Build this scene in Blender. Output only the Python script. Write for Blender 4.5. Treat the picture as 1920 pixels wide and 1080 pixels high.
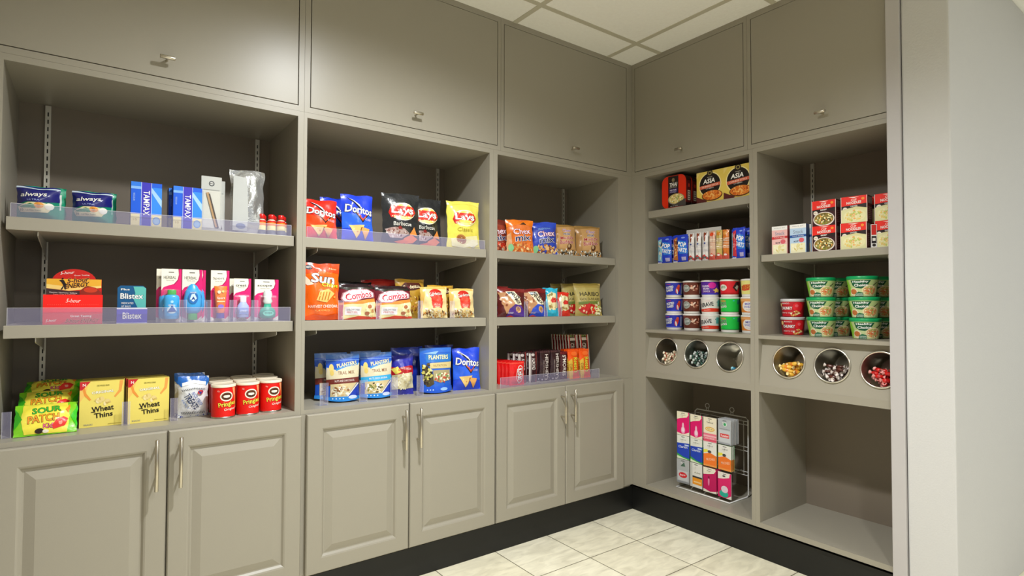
import bpy, bmesh, math, random
from mathutils import Vector, Matrix, noise
for o in list(bpy.data.objects): bpy.data.objects.remove(o)
SC = bpy.context.scene
COL = SC.collection
PI = math.pi

# ------------------------------------------------------------------ camera
def make_camera():
    yaw, pitch, roll, f = 0.63602, 0.02562, 0.00275, 1061.81
    fw = Vector((math.sin(yaw)*math.cos(pitch), math.cos(yaw)*math.cos(pitch), math.sin(pitch)))
    r = Vector((math.cos(yaw), -math.sin(yaw), 0)); u = r.cross(fw)
    r2 = r*math.cos(roll)+u*math.sin(roll); u2 = u*math.cos(roll)-r*math.sin(roll)
    cd = bpy.data.cameras.new('camera'); co = bpy.data.objects.new('camera', cd); COL.objects.link(co)
    cd.sensor_width = 36; cd.lens = f/1920*36; cd.clip_start = 0.05; cd.clip_end = 60
    m = Matrix((r2, u2, -fw)).transposed().to_4x4(); m.translation = (-2.37306, -2.10467, 1.12648)
    co.matrix_world = m; SC.camera = co
make_camera()

# ------------------------------------------------------------------ world, lights, exposure
WORLD = 0.42
w = bpy.data.worlds.new('world'); SC.world = w; w.use_nodes = True
w.node_tree.nodes['Background'].inputs[0].default_value = (.95, 0.98, 1.0, 1)
w.node_tree.nodes['Background'].inputs[1].default_value = WORLD
def lamp(name, kind, loc, power, color, size=.1, target=None, **kw):
    l = bpy.data.lights.new(name, kind); l.energy = power; l.color = color
    if kind == 'AREA':
        l.shape = kw.get('shape', 'DISK'); l.size = size
        if 'size_y' in kw: l.size_y = kw['size_y']
        if 'spread' in kw: l.spread = kw['spread']
    if kind == 'SPOT':
        l.shadow_soft_size = size; l.spot_size = kw['cone']; l.spot_blend = kw['blend']
    o = bpy.data.objects.new(name, l); COL.objects.link(o); o.location = loc
    if target: o.rotation_euler = (Vector(target)-Vector(loc)).to_track_quat('-Z', 'Y').to_euler()
    return o
WARM = (0.96, 0.98, 1.0)
DOWNLIGHTS = [(-1.58, -1.0, 212, 158), (-1.72, -2.35, 98, 160), (-0.5, -2.9, 46, 158)]
for (x, y, p, c) in DOWNLIGHTS:
    lamp('downlight_beam', 'SPOT', (x, y, 2.425), p, WARM, .06, cone=math.radians(c), blend=.86)
lamp('fill_light', 'AREA', (-1.6, -3.9, 2.42), 8, (.95, .98, 1.0), 1.15, shape='RECTANGLE', size_y=.55)  # unseen area lamp added behind the viewer as soft fill
lamp('fill_light', 'AREA', (1.3, -3.3, 2.42), 24, (.95, .98, 1.0), 1.15, shape='RECTANGLE', size_y=.55)  # second added fill lamp, out of view to the right
SC.view_settings.view_transform = 'Standard'; SC.view_settings.look = 'None'
SC.view_settings.gamma = 1; SC.view_settings.use_curve_mapping = False
SC.view_settings.exposure = 0.17
SC.cycles.transparent_max_bounces = 32

# ------------------------------------------------------------------ materials
def lin(h):
    h = h.lstrip('#'); v = [int(h[i:i+2], 16)/255 for i in (0, 2, 4)]
    return tuple(c/12.92 if c <= .04045 else ((c+.055)/1.055)**2.4 for c in v)+(1,)
MATS = {}
def pm(name, col, rough=.5, metal=0, coat=0, bump=0, scale=60, var=0, spec=.5, detail=2, dist=.001):
    if name in MATS: return MATS[name]
    m = bpy.data.materials.new(name); m.use_nodes = True; nt = m.node_tree; b = nt.nodes['Principled BSDF']
    c = lin(col); b.inputs['Base Color'].default_value = c; b.inputs['Roughness'].default_value = rough
    b.inputs['Metallic'].default_value = metal; b.inputs['Coat Weight'].default_value = coat
    b.inputs['Specular IOR Level'].default_value = spec
    m.diffuse_color = c
    if bump or var:
        tc = nt.nodes.new('ShaderNodeTexCoord'); n = nt.nodes.new('ShaderNodeTexNoise')
        n.inputs['Scale'].default_value = scale; n.inputs['Detail'].default_value = detail
        nt.links.new(tc.outputs['Object'], n.inputs['Vector'])
        if bump:
            bp = nt.nodes.new('ShaderNodeBump'); bp.inputs['Strength'].default_value = bump; bp.inputs['Distance'].default_value = dist
            nt.links.new(n.outputs['Fac'], bp.inputs['Height']); nt.links.new(bp.outputs['Normal'], b.inputs['Normal'])
        if var:
            mx = nt.nodes.new('ShaderNodeMix'); mx.data_type = 'RGBA'
            mx.inputs[6].default_value = tuple(v*(1-var) for v in c[:3])+(1,)
            mx.inputs[7].default_value = tuple(min(1, v*(1+var)) for v in c[:3])+(1,)
            nt.links.new(n.outputs['Fac'], mx.inputs[0]); nt.links.new(mx.outputs[2], b.inputs['Base Color'])
    MATS[name] = m; return m
def ink(col, kind='card'):
    """printed packaging: kind card (paper), film (plastic bag), foil"""
    k = kind+'_'+col
    if k in MATS: return MATS[k]
    if kind == 'card': return pm(k, col, .42, var=.03, scale=30, spec=.4)
    if kind == 'film': return pm(k, col, .27, coat=.3, var=.05, scale=34, bump=.5, dist=.004, detail=4)
    if kind == 'foil': return pm(k, col, .22, metal=.75, bump=.6, scale=90, dist=.003)
    if kind == 'plastic': return pm(k, col, .3, var=.02, scale=15)
CAB = '#9b9586'
def cabinet_paint():
    m = pm('cabinet_paint', CAB, .36, bump=.10, scale=320, var=.025, detail=3, dist=.0006, spec=.5)
    return m
M_CAB = cabinet_paint()
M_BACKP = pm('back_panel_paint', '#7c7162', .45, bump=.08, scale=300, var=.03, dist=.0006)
M_METAL = pm('brushed_nickel', '#c9c2b2', .28, metal=1, bump=.05, scale=200)
M_STEEL = pm('steel_bin', '#b9b6ac', .3, metal=1, bump=.05, scale=120)
M_RAIL = pm('zinc_rail', '#d0ccc0', .4, metal=.5, var=.05)
M_BLACK = pm('kick_rubber', '#141412', .45, var=.1, scale=5, spec=.4)
M_DARK = pm('slot_dark', '#15130f', .8, var=.02)
M_WIRE = pm('white_wire', '#eeeeea', .3, var=.02)
M_TRIM = pm('trim_paint', '#b9b5b4', .45, var=.02, scale=20)
M_WALL = pm('wall_vinyl', '#c9c8c6', .7, bump=.55, scale=160, var=.02, detail=6, dist=.0012)
def clear(name, tint, dens, rough=.05):
    if name in MATS: return MATS[name]
    m = bpy.data.materials.new(name); m.use_nodes = True; nt = m.node_tree; out = nt.nodes['Material Output']
    nt.nodes.remove(nt.nodes['Principled BSDF'])
    t = nt.nodes.new('ShaderNodeBsdfTransparent'); d = nt.nodes.new('ShaderNodeBsdfDiffuse'); g = nt.nodes.new('ShaderNodeBsdfGlossy')
    n = nt.nodes.new('ShaderNodeTexNoise'); n.inputs['Scale'].default_value = 25
    mr = nt.nodes.new('ShaderNodeMapRange'); mr.inputs[3].default_value = rough; mr.inputs[4].default_value = rough+.1
    nt.links.new(n.outputs['Fac'], mr.inputs[0]); nt.links.new(mr.outputs[0], g.inputs['Roughness'])
    c = lin(tint); d.inputs[0].default_value = c; t.inputs[0].default_value = (.99, .99, .995, 1); g.inputs[0].default_value = (1, 1, 1, 1)
    m1 = nt.nodes.new('ShaderNodeMixShader'); m2 = nt.nodes.new('ShaderNodeMixShader'); fr = nt.nodes.new('ShaderNodeFresnel'); fr.inputs[0].default_value = 1.45
    m1.inputs[0].default_value = dens
    nt.links.new(t.outputs[0], m1.inputs[1]); nt.links.new(d.outputs[0], m1.inputs[2])
    gm = nt.nodes.new('ShaderNodeNewGeometry'); iv = nt.nodes.new('ShaderNodeMath'); iv.operation = 'SUBTRACT'; iv.inputs[0].default_value = 1; nt.links.new(gm.outputs['Backfacing'], iv.inputs[1])
    mu = nt.nodes.new('ShaderNodeMath'); mu.operation = 'MULTIPLY'; nt.links.new(fr.outputs[0], mu.inputs[0]); nt.links.new(iv.outputs[0], mu.inputs[1])
    nt.links.new(mu.outputs[0], m2.inputs[0]); nt.links.new(m1.outputs[0], m2.inputs[1]); nt.links.new(g.outputs[0], m2.inputs[2])
    nt.links.new(m2.outputs[0], out.inputs[0]); MATS[name] = m; return m
M_ACRYL = clear('clear_acrylic', '#b4b0d0', .16)
M_CLEAR = clear('clear_blister', '#ffffff', .02)
M_EDGE = clear('acrylic_edge', '#e8e8f0', .4)
def wood_floor_tiles():
    m = bpy.data.materials.new('floor_tile'); m.use_nodes = True; nt = m.node_tree; b = nt.nodes['Principled BSDF']
    tc = nt.nodes.new('ShaderNodeTexCoord'); mp = nt.nodes.new('ShaderNodeMapping')
    mp.inputs['Location'].default_value = (-.022+.305, -.03+.305, 0); nt.links.new(tc.outputs['Object'], mp.inputs[0])
    br = nt.nodes.new('ShaderNodeTexBrick'); br.offset = 0; br.squash = 1
    for k, v in (('Scale', 1), ('Mortar Size', .0022), ('Mortar Smooth', .2), ('Bias', 0), ('Brick Width', .305), ('Row Height', .305)): br.inputs[k].default_value = v
    br.inputs['Color1'].default_value = lin('#f2ecd4'); br.inputs['Color2'].default_value = lin('#ece5ca'); br.inputs['Mortar'].default_value = lin('#6e6650')
    nt.links.new(mp.outputs[0], br.inputs[0])
    n = nt.nodes.new('ShaderNodeTexNoise'); n.inputs['Scale'].default_value = 9; n.inputs['Detail'].default_value = 8; n.inputs['Distortion'].default_value = .8
    mp2 = nt.nodes.new('ShaderNodeMapping'); mp2.inputs['Scale'].default_value = (1, 3, 1); mp2.inputs['Rotation'].default_value = (0, 0, .5)
    nt.links.new(tc.outputs['Object'], mp2.inputs[0]); nt.links.new(mp2.outputs[0], n.inputs[0])
    cr = nt.nodes.new('ShaderNodeValToRGB'); cr.color_ramp.elements[0].position = .3; cr.color_ramp.elements[0].color = (.80, .79, .76, 1); cr.color_ramp.elements[1].position = .62; cr.color_ramp.elements[1].color = (1.04, 1.04, 1.03, 1)
    nt.links.new(n.outputs['Fac'], cr.inputs[0])
    mx = nt.nodes.new('ShaderNodeMix'); mx.data_type = 'RGBA'; mx.blend_type = 'MULTIPLY'; mx.inputs[0].default_value = 1
    nt.links.new(br.outputs['Color'], mx.inputs[6]); nt.links.new(cr.outputs[0], mx.inputs[7]); nt.links.new(mx.outputs[2], b.inputs['Base Color'])
    b.inputs['Roughness'].default_value = .42
    bp = nt.nodes.new('ShaderNodeBump'); bp.inputs['Strength'].default_value = .3; bp.inputs['Distance'].default_value = .002
    ma = nt.nodes.new('ShaderNodeMath'); ma.operation = 'SUBTRACT'; nt.links.new(n.outputs['Fac'], ma.inputs[0]); nt.links.new(br.outputs['Fac'], ma.inputs[1])
    nt.links.new(ma.outputs[0], bp.inputs['Height']); nt.links.new(bp.outputs[0], b.inputs['Normal'])
    return m
M_FLOOR = wood_floor_tiles()
M_CTILE = pm('ceiling_tile', '#fbf9f2', .9, bump=.5, scale=70, var=.05, detail=8, dist=.002)
M_CBAR = pm('ceiling_bar', '#c4bfab', .6, var=.02)

# ------------------------------------------------------------------ mesh builder
class MB:
    def __init__(s): s.v = []; s.f = []; s.m = []; s.s = []; s.mats = []
    def mi(s, mat):
        if mat not in s.mats: s.mats.append(mat)
        return s.mats.index(mat)
    def add(s, vs, fs, mat, smooth=False, M=None):
        k = len(s.v); i = s.mi(mat)
        s.v += [tuple(M @ Vector(p)) if M else tuple(p) for p in vs]
        for f in fs: s.f.append([k+q for q in f]); s.m.append(i); s.s.append(smooth)
        return s
    def box(s, x0, y0, z0, x1, y1, z1, mat, M=None):
        if x0 > x1: x0, x1 = x1, x0
        if y0 > y1: y0, y1 = y1, y0
        if z0 > z1: z0, z1 = z1, z0
        vs = [(x, y, z) for x in (x0, x1) for y in (y0, y1) for z in (z0, z1)]
        return s.add(vs, [(0, 1, 3, 2), (4, 6, 7, 5), (0, 4, 5, 1), (2, 3, 7, 6), (0, 2, 6, 4), (1, 5, 7, 3)], mat, False, M)
    def bbox(s, x0, y0, z0, x1, y1, z1, mat, b=.002, M=None):
        """box with bevelled edges"""
        if x0 > x1: x0, x1 = x1, x0
        if y0 > y1: y0, y1 = y1, y0
        if z0 > z1: z0, z1 = z1, z0
        bm = bmesh.new(); bmesh.ops.create_cube(bm, size=1)
        for v in bm.verts: v.co = Vector(((x0+x1)/2+v.co.x*(x1-x0), (y0+y1)/2+v.co.y*(y1-y0), (z0+z1)/2+v.co.z*(z1-z0)))
        bmesh.ops.bevel(bm, geom=list(bm.edges), offset=b, segments=2, affect='EDGES', profile=.5)
        s.bm(bm, mat, False, M); return s
    def bm(s, bm, mat, smooth=False, M=None):
        bm.verts.index_update(); s.add([v.co.copy() for v in bm.verts], [[v.index for v in f.verts] for f in bm.faces], mat, smooth, M); bm.free(); return s
    def lathe(s, prof, mat, n=24, M=None, smooth=True, cap=True):
        """prof: list of (r, z) around local z"""
        vs = []; fs = []
        for (r, z) in prof:
            for k in range(n): a = 2*PI*k/n; vs.append((r*math.cos(a), r*math.sin(a), z))
        for i in range(len(prof)-1):
            for k in range(n): k2 = (k+1) % n; fs.append((i*n+k, i*n+k2, (i+1)*n+k2, (i+1)*n+k))
        s.add(vs, fs, mat, smooth, M)
        if cap:
            for j, rev in ((0, True), (len(prof)-1, False)):
                if prof[j][0] > 1e-5:
                    c = [(prof[j][0]*math.cos(2*PI*k/n), prof[j][0]*math.sin(2*PI*k/n), prof[j][1]) for k in range(n)]
                    f = list(range(n)); s.add(c, [f[::-1] if rev else f], mat, False, M)
        return s
    def tube(s, pts, r, mat, n=8, closed=False):
        pts = [Vector(p) for p in pts]; N = len(pts); rings = []; up = Vector((0.13, .21, 1)).normalized()
        for i, p in enumerate(pts):
            a = pts[(i-1) % N] if (closed or i > 0) else p; b = pts[(i+1) % N] if (closed or i < N-1) else p
            t = (b-a).normalized(); x = t.cross(up)
            if x.length < 1e-3: x = t.cross(Vector((1, 0, 0)))
            x.normalize(); y = t.cross(x); rings.append([p+x*r*math.cos(2*PI*k/n)+y*r*math.sin(2*PI*k/n) for k in range(n)])
        vs = [q for R in rings for q in R]; fs = []
        for i in range(N if closed else N-1):
            j = (i+1) % N
            for k in range(n): k2 = (k+1) % n; fs.append((i*n+k, i*n+k2, j*n+k2, j*n+k))
        if not closed: fs += [tuple(range(n))[::-1], tuple((N-1)*n+k for k in range(n))]
        return s.add(vs, fs, mat, True)
    def prism(s, pts, y0, y1, mat, M=None):
        """outline pts (x,z) extruded from y0 (front) to y1"""
        n = len(pts); vs = [(x, y0, z) for x, z in pts]+[(x, y1, z) for x, z in pts]
        fs = [tuple(range(n)), tuple(range(2*n-1, n-1, -1))]+[(i, i+n, (i+1) % n+n, (i+1) % n) for i in range(n)]
        return s.add(vs, fs, mat, False, M)
    def mesh(s, name):
        me = bpy.data.meshes.new(name); me.from_pydata(s.v, [], s.f)
        for m in s.mats: me.materials.append(m)
        me.polygons.foreach_set('material_index', s.m); me.polygons.foreach_set('use_smooth', s.s); me.update(); return me
    def build(s, name, parent=None, loc=None, rz=0, fixn=False):
        me = s.mesh(name)
        if fixn:
            b = bmesh.new(); b.from_mesh(me); bmesh.ops.recalc_face_normals(b, faces=b.faces); b.to_mesh(me); b.free()
        o = bpy.data.objects.new(name, me); COL.objects.link(o)
        if parent: o.parent = parent
        if loc: o.location = loc
        o.rotation_euler.z = rz; return o
def empty(name, loc=(0, 0, 0), rz=0):
    o = bpy.data.objects.new(name, None); COL.objects.link(o); o.location = loc; o.rotation_euler.z = rz; o.empty_display_size = .05; return o
def tag(o, label=None, cat=None, group=None, kind=None):
    if label: o['label'] = label
    if cat: o['category'] = cat
    if group: o['group'] = group
    if kind: o['kind'] = kind
    return o
def struct(o): o['kind'] = 'structure'; return o
def dup(o, loc=None, rot=None, parent=None):
    c = o.copy(); COL.objects.link(c)
    if parent: c.parent = parent
    if loc is not None: c.location = loc
    if rot is not None: c.rotation_euler = rot
    for ch in o.children:
        d = ch.copy(); COL.objects.link(d); d.parent = c
        for g in ch.children:
            e = g.copy(); COL.objects.link(e); e.parent = d
    return c

# ------------------------------------------------------------------ room shell
def shell():
    f = MB(); f.box(-2.72, -5.5, -.05, 3.6, .5, 0, M_FLOOR); struct(f.build('floor'))
    c = MB(); c.box(-2.72, -5.5, 2.44, 3.6, .5, 2.5, M_CTILE)
    x = -.185
    while x > -2.72: c.box(x-.012, -5.5, 2.437, x+.012, 0, 2.441, M_CBAR); x -= .622
    x = -.185+.622
    while x < 3.6: c.box(x-.012, -5.5, 2.437, x+.012, -1.44, 2.441, M_CBAR); x += .622
    y = -.195
    while y > -5.5: c.box(-2.72, y-.012, 2.4372, 3.6 if y < -1.45 else 0, y+.012, 2.441, M_CBAR); y -= .622
    struct(c.build('ceiling'))
    b = MB(); b.box(-2.72, .46, 0, .5, .5, 2.44, M_WALL); b.box(.44, -1.3, 0, .5, .46, 2.44, M_WALL); struct(b.build('wall_back'))
    b = MB(); b.box(-2.76, -5.5, 0, -2.715, .5, 2.44, pm('side_wall_paint', '#8f8778', .6, var=.03, bump=.2, scale=120)); struct(b.build('wall_left'))
    b = MB(); b.bbox(-.012, -1.445, 0, 3.6, -1.300, 2.44, M_WALL, .006); struct(b.build('wall_right'))
    b = MB(); b.bbox(-.022, -1.2985, 0, -.0005, -1.2525, 2.44, M_TRIM, .003); struct(b.build('trim_1'))
    # kick boards with a slim cap bead; gap shadow painted as a dark strip
    b = MB(); b.box(-2.7, .02, 0, .02, .034, .122, M_BLACK); b.box(-2.7, .014, .118, .014, .034, .127, M_BLACK); b.box(-2.7, .045, .127, .02, .05, .141, M_DARK); struct(b.build('baseboard_back'))
    b = MB(); b.box(.02, -1.299, 0, .034, .02, .122, M_BLACK); b.box(.014, -1.299, .118, .034, .014, .127, M_BLACK); b.box(.045, -1.299, .127, .05, .02, .141, M_DARK); struct(b.build('baseboard_right'))
    for i, (x, y, p, c) in enumerate(DOWNLIGHTS):
        e = empty('ceiling_light', (x, y, 2.43))
        r = MB(); r.lathe([(.09, -.004), (.093, .0), (.093, .009), (.07, .009), (.07, .0), (.09, -.004)], M_CBAR, 32, cap=False); r.build('trim_ring', e)
        tag(e, ['round recessed downlight over the snack shelves', 'round recessed downlight above the viewer', 'round recessed downlight by the outside wall corner'][i], 'ceiling light')
shell()

# ------------------------------------------------------------------ cabinet run on the left
ZD, ZUT, ZO, ZK, ZT, ZB = 1.844, 2.414, 1.802, .734, .7185, .143
BAYS = [(-2.70, -1.7655, -2.587, -1.787), (-1.7655, -.9245, -1.754, -.946), (-.9245, 0, -.903, -.109)]
def rect_loop_panel(mb, x0, z0, x1, z1, loops, mat):
    """loops: (inset, y) from the outside in; closes with a face"""
    vs = []; fs = []
    for (i, y) in loops: vs += [(x0+i, y, z0+i), (x1-i, y, z0+i), (x1-i, y, z1-i), (x0+i, y, z1-i)]
    for k in range(len(loops)-1):
        for j in range(4): j2 = (j+1) % 4; fs.append((k*4+j, k*4+j2, k*4+4+j2, k*4+4+j))
    k = len(loops)-1; fs.append((k*4, k*4+1, k*4+2, k*4+3)); mb.add(vs, fs, mat)
def raised_door(w, h):
    mb = MB()
    rect_loop_panel(mb, 0, 0, w, h, [(0, 0), (0, -.016), (.0035, -.020), (.053, -.020), (.058, -.018), (.064, -.011), (.068, -.0105), (.094, -.0185), (.097, -.0185)], M_CAB)
    return mb
def bar_pull(r=.0055, L=.157):
    mb = MB(); mb.lathe([(0, 0), (r*.8, 0), (r, .001), (r, L-.001), (r*.8, L), (0, L)], M_METAL, 14, cap=False)
    for z in (.03, L-.03):
        mb.lathe([(.0035, 0), (.0035, .036)], M_METAL, 10, M=Matrix.Translation((0, 0, z)) @ Matrix.Rotation(-PI/2, 4, 'X'))
    return mb
def t_pull(L=.042):
    mb = MB(); mb.lathe([(0, 0), (.0052, 0), (.006, .001), (.006, L-.001), (.0052, L), (0, L)], M_METAL, 14, M=Matrix.Translation((-L/2, 0, 0)) @ Matrix.Rotation(PI/2, 4, 'Y'), cap=False)
    mb.lathe([(.004, 0), (.004, .032)], M_METAL, 10, M=Matrix.Rotation(-PI/2, 4, 'X')); return mb
PULL = bar_pull().mesh('handle'); TPULL = t_pull().mesh('handle')
def link_mesh(name, me, parent, loc, rot=(0, 0, 0)):
    o = bpy.data.objects.new(name, me); COL.objects.link(o); o.parent = parent; o.location = loc; o.rotation_euler = rot; return o
DOORX = [(-2.589, -2.180, -2.1755, -1.7665), (-1.7475, -1.3445, -1.3405, -.9245), (-.9155, -.5065, -.5025, -.0925)]
POS = ['nearest the viewer', 'in the middle of the run', 'beside the corner']
for i, ((m0, m1, o0, o1), (a, b_, c, d)) in enumerate(zip(BAYS, DOORX)):
    e = empty('base_cabinet', (m0, 0, ZB)); tag(e, 'taupe base cabinet with two raised panel doors, '+POS[i], 'cabinet', 'base cabinets with paired doors')
    body = MB(); L = m1-m0-.0005; H = ZT-ZB
    body.box(.0, .0, 0, L, .018, .02, M_CAB); body.box(0, 0, H-.022, L, .018, H+.0, M_CAB)      # face frame rails
    body.box(0, 0, .02, a-m0+.012, .018, H-.022, M_CAB); body.box(d-m0-.012, 0, .02, L, .018, H-.022, M_CAB); body.box(b_-m0-.012, .0, .02, c-m0+.012, .018, H-.022, M_CAB)
    body.box(0, .018, -.015, L, .44, 0, M_CAB); body.box(0, .018, 0, .012, .44, H, M_CAB); body.box(L-.012, .018, 0, L, .44, H, M_CAB); body.box(0, .43, 0, L, .44, H, M_CAB)
    body.build('cabinet_body', e)
    for k, (x0, x1) in enumerate(((a, b_), (c, d))):
        dr = raised_door(x1-x0, ZT-ZB).build('door', e, (x0-m0, -.0005, 0))
        link_mesh('handle', PULL, dr, ((x1-x0-.029) if k == 0 else .031, -.056, .402))
def bookcase(name, label, M0, m1, o0, o1, zb, standards, rz=0, cat='bookcase', extra=None, zd=ZK, slots_to=ZO, loc=None):
    """local x along the front; y depth; openings given in the same frame as m0..m1"""
    e = empty(name, loc if loc else (0, 0, 0), rz); tag(e, label, cat)
    D = .41
    f = MB(); f.box(M0, 0, zb, o0, .019, 1.821, M_CAB); f.box(o1, 0, zb, m1-.0004, .019, 1.821, M_CAB); f.box(o0, 0, ZO, o1, .019, 1.821, M_CAB); f.build('face_frame', e)
    p = MB(); p.box(M0, .0195, zb, o0, D+.02, 1.82, M_CAB); p.build('side_panel', e)
    p = MB(); p.box(o1, .0195, zb, m1-.0004, D+.02, 1.82, M_CAB); p.build('side_panel', e)
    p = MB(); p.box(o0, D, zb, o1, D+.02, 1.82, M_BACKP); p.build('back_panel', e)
    p = MB(); p.box(o0, .0195, ZO, o1, D, 1.82, M_CAB); p.build('top_panel', e)
    if extra != 'right':
        p = MB(); p.box(o0-.0, -.0, ZT+.0005, o1, .0195, ZK, M_CAB); p.box(o0, .0195, ZT+.0005, o1, D, ZK, M_CAB); p.build('bottom_panel', e)
    for (x, z0) in standards:
        r = MB(); r.box(x-.008, D-.010, z0, x+.008, D-.0003, ZO-.003, M_RAIL); r.box(x-.008, D-.011, z0, x-.0065, D-.010, ZO-.003, M_RAIL); r.box(x+.0065, D-.011, z0, x+.008, D-.010, ZO-.003, M_RAIL)
        z = z0+.012
        while z < ZO-.03: r.box(x-.0018, D-.0106, z, x+.0018, D-.0101, z+.014, M_DARK); z += .0254
        r.build('shelf_standard', e)
    return e
BL = ['taupe open bookcase bay nearest the viewer, holding toiletries above snacks', 'taupe open bookcase bay in the middle holding bagged chips', 'taupe open bookcase bay beside the corner holding candy and snack mix']
for i, (m0, m1, o0, o1) in enumerate(BAYS):
    bookcase('open_bookcase', BL[i], m0, m1, o0, o1, ZT+.0005, [([-2.51, -1.70, -.86][i], ZK), ([-1.838, -.99, -.146][i], ZK)])
def overhead(label, m0, m1, d0, d1, rz=0, loc=(0, 0, 0), hx=None):
    e = empty('overhead_cabinet', loc, rz); tag(e, label, 'cabinet', 'overhead cabinets with lift up doors')
    f = MB(); g = .003
    f.box(m0+.0004, 0, 1.8215, m1-.0004, .019, ZD-g, M_CAB); f.box(m0+.0004, 0, ZUT, m1-.0004, .019, 2.4395, M_CAB)
    f.box(m0+.0004, 0, ZD-g, d0-g, .019, ZUT, M_CAB); f.box(d1+g, 0, ZD-g, m1-.0004, .019, ZUT, M_CAB)
    f.box(m0+.0004, .03, 1.8215, m1-.0004, .43, 1.832, M_CAB); f.box(m0+.0004, .022, 1.832, m1-.0004, .034, 2.4395, M_CAB)
    f.box(m0+.0004, .019, 1.8215, m0+.012, .43, 2.4395, M_CAB); f.box(m1-.012, .019, 1.8215, m1-.0004, .43, 2.4395, M_CAB)
    f.build('cabinet_body', e)
    d = MB(); d.bbox(0, 0, 0, d1-d0, .018, ZUT-.0015-ZD, M_CAB, .0008); do = d.build('door', e, (d0, -.0, ZD))
    link_mesh('handle', TPULL, do, (hx-d0, -.032, 1.8985-ZD))
    return e
overhead('plain taupe overhead cabinet door nearest the viewer, on the long wall', -2.70, -1.7655, -2.60, -1.7885, hx=-2.198)
overhead('plain taupe overhead cabinet over the bagged chips bay, on the long wall', -1.7655, -.8855, -1.742, -.9055, hx=-1.319)
overhead('plain taupe overhead cabinet on the long wall next to the corner', -.8855, 0, -.8655, -.0445, hx=-.447)

# ------------------------------------------------------------------ cabinet run on the right (local x = -world y)
RZ = -PI/2
overhead('plain taupe overhead cabinet on the short wall next to the corner', .0, .6855, .0225, .6655, RZ, (0, 0, 0), .331)
overhead('plain taupe overhead cabinet on the short wall beside the pale wall trim', .6855, 1.2990, .7065, 1.285, RZ, (0, 0, 0), 1.018)
RB = [(.0, .712, .092, .693), (.712, 1.2990, .731, 1.285)]
ZDK, ZFS, ZBB = .1623, .985, .735
def holed_panel(mb, x0, x1, z0, z1, y0, y1, holes, R, mat, n=40):
    """tilted board from (y0,z0) to (y1,z1) pierced by round holes"""
    L = math.hypot(y1-y0, z1-z0)
    def P(x, t, off=0):
        ny, nz = -(z1-z0)/L, (y1-y0)/L
        return (x, y0+(y1-y0)*t/L-ny*off, z0+(z1-z0)*t/L-nz*off)
    cells = []; xs = [x0]
    for a, b in zip(holes[:-1], holes[1:]): xs.append((a[0]+b[0])/2)
    xs.append(x1)
    for off, rev in ((0, False), (.012, True)):
        for k, (hx, ht) in enumerate(holes):
            xa, xb = xs[k], xs[k+1]; vs = []; fs = []
            angs = [2*PI*j/n for j in range(n)]+[math.atan2(t-ht, x-hx) % (2*PI) for x, t in ((xa, 0), (xb, 0), (xb, L), (xa, L))]
            angs = sorted(set(round(a, 9) for a in angs)); N = len(angs)
            for a in angs:
                c, s_ = math.cos(a), math.sin(a)
                tx = (xb-hx)/c if c > 1e-9 else ((xa-hx)/c if c < -1e-9 else 1e9); tt = (L-ht)/s_ if s_ > 1e-9 else (-ht/s_ if s_ < -1e-9 else 1e9)
                q = min(tx, tt); vs += [P(hx+R*c, ht+R*s_, off), P(hx+q*c, ht+q*s_, off)]
            for j in range(N):
                j2 = (j+1) % N; f = (2*j, 2*j+1, 2*j2+1, 2*j2); fs.append(f[::-1] if rev else f)
            mb.add(vs, fs, mat)
    for k, (hx, ht) in enumerate(holes):
        vs = []; fs = []
        for j in range(n): a = 2*PI*j/n; vs += [P(hx+R*math.cos(a), ht+R*math.sin(a), 0), P(hx+R*math.cos(a), ht+R*math.sin(a), .012)]
        fs = [(2*j, 2*j+1, 2*((j+1) % n)+1, 2*((j+1) % n)) for j in range(n)]; mb.add(vs, fs, mat)
    return P
HOLES = [[.214, .396, .577], [.856, 1.032, 1.207]]; RH = .0675
RBL = ['taupe tall cubby unit next to the corner with noodle boxes and cereal cups', 'taupe tall cubby unit at the right end with bowl meals and empty bottom']
BIN_SPOTS = []
for i, (m0, m1, o0, o1) in enumerate(RB):
    e = bookcase('cubby_unit', RBL[i], m0, m1, o0, o1, .141, [([.136, .781][i], ZFS)], RZ, 'shelving unit', 'right')
    p = MB(); p.box(o0, 0, .141, o1, .41, ZDK, M_CAB); p.build('bottom_panel', e)
    p = MB(); p.box(o0, 0, .9697, o1, .41, ZFS, M_CAB); p.build('fixed_shelf', e)
    p = MB(); p.box(o0, 0.0, ZBB, o1, .41, ZBB+.012, M_CAB); p.box(o0, 0, ZBB+.012, o1, .012, ZBB+.030, M_CAB)
    hs = [(h, .113) for h in HOLES[i]]
    P = holed_panel(p, o0, o1, ZBB+.030, .9695, .001, .037, hs, RH, M_CAB); p.build('bin_panel', e)
    for h in HOLES[i]: BIN_SPOTS.append(P(h, .113))
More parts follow.
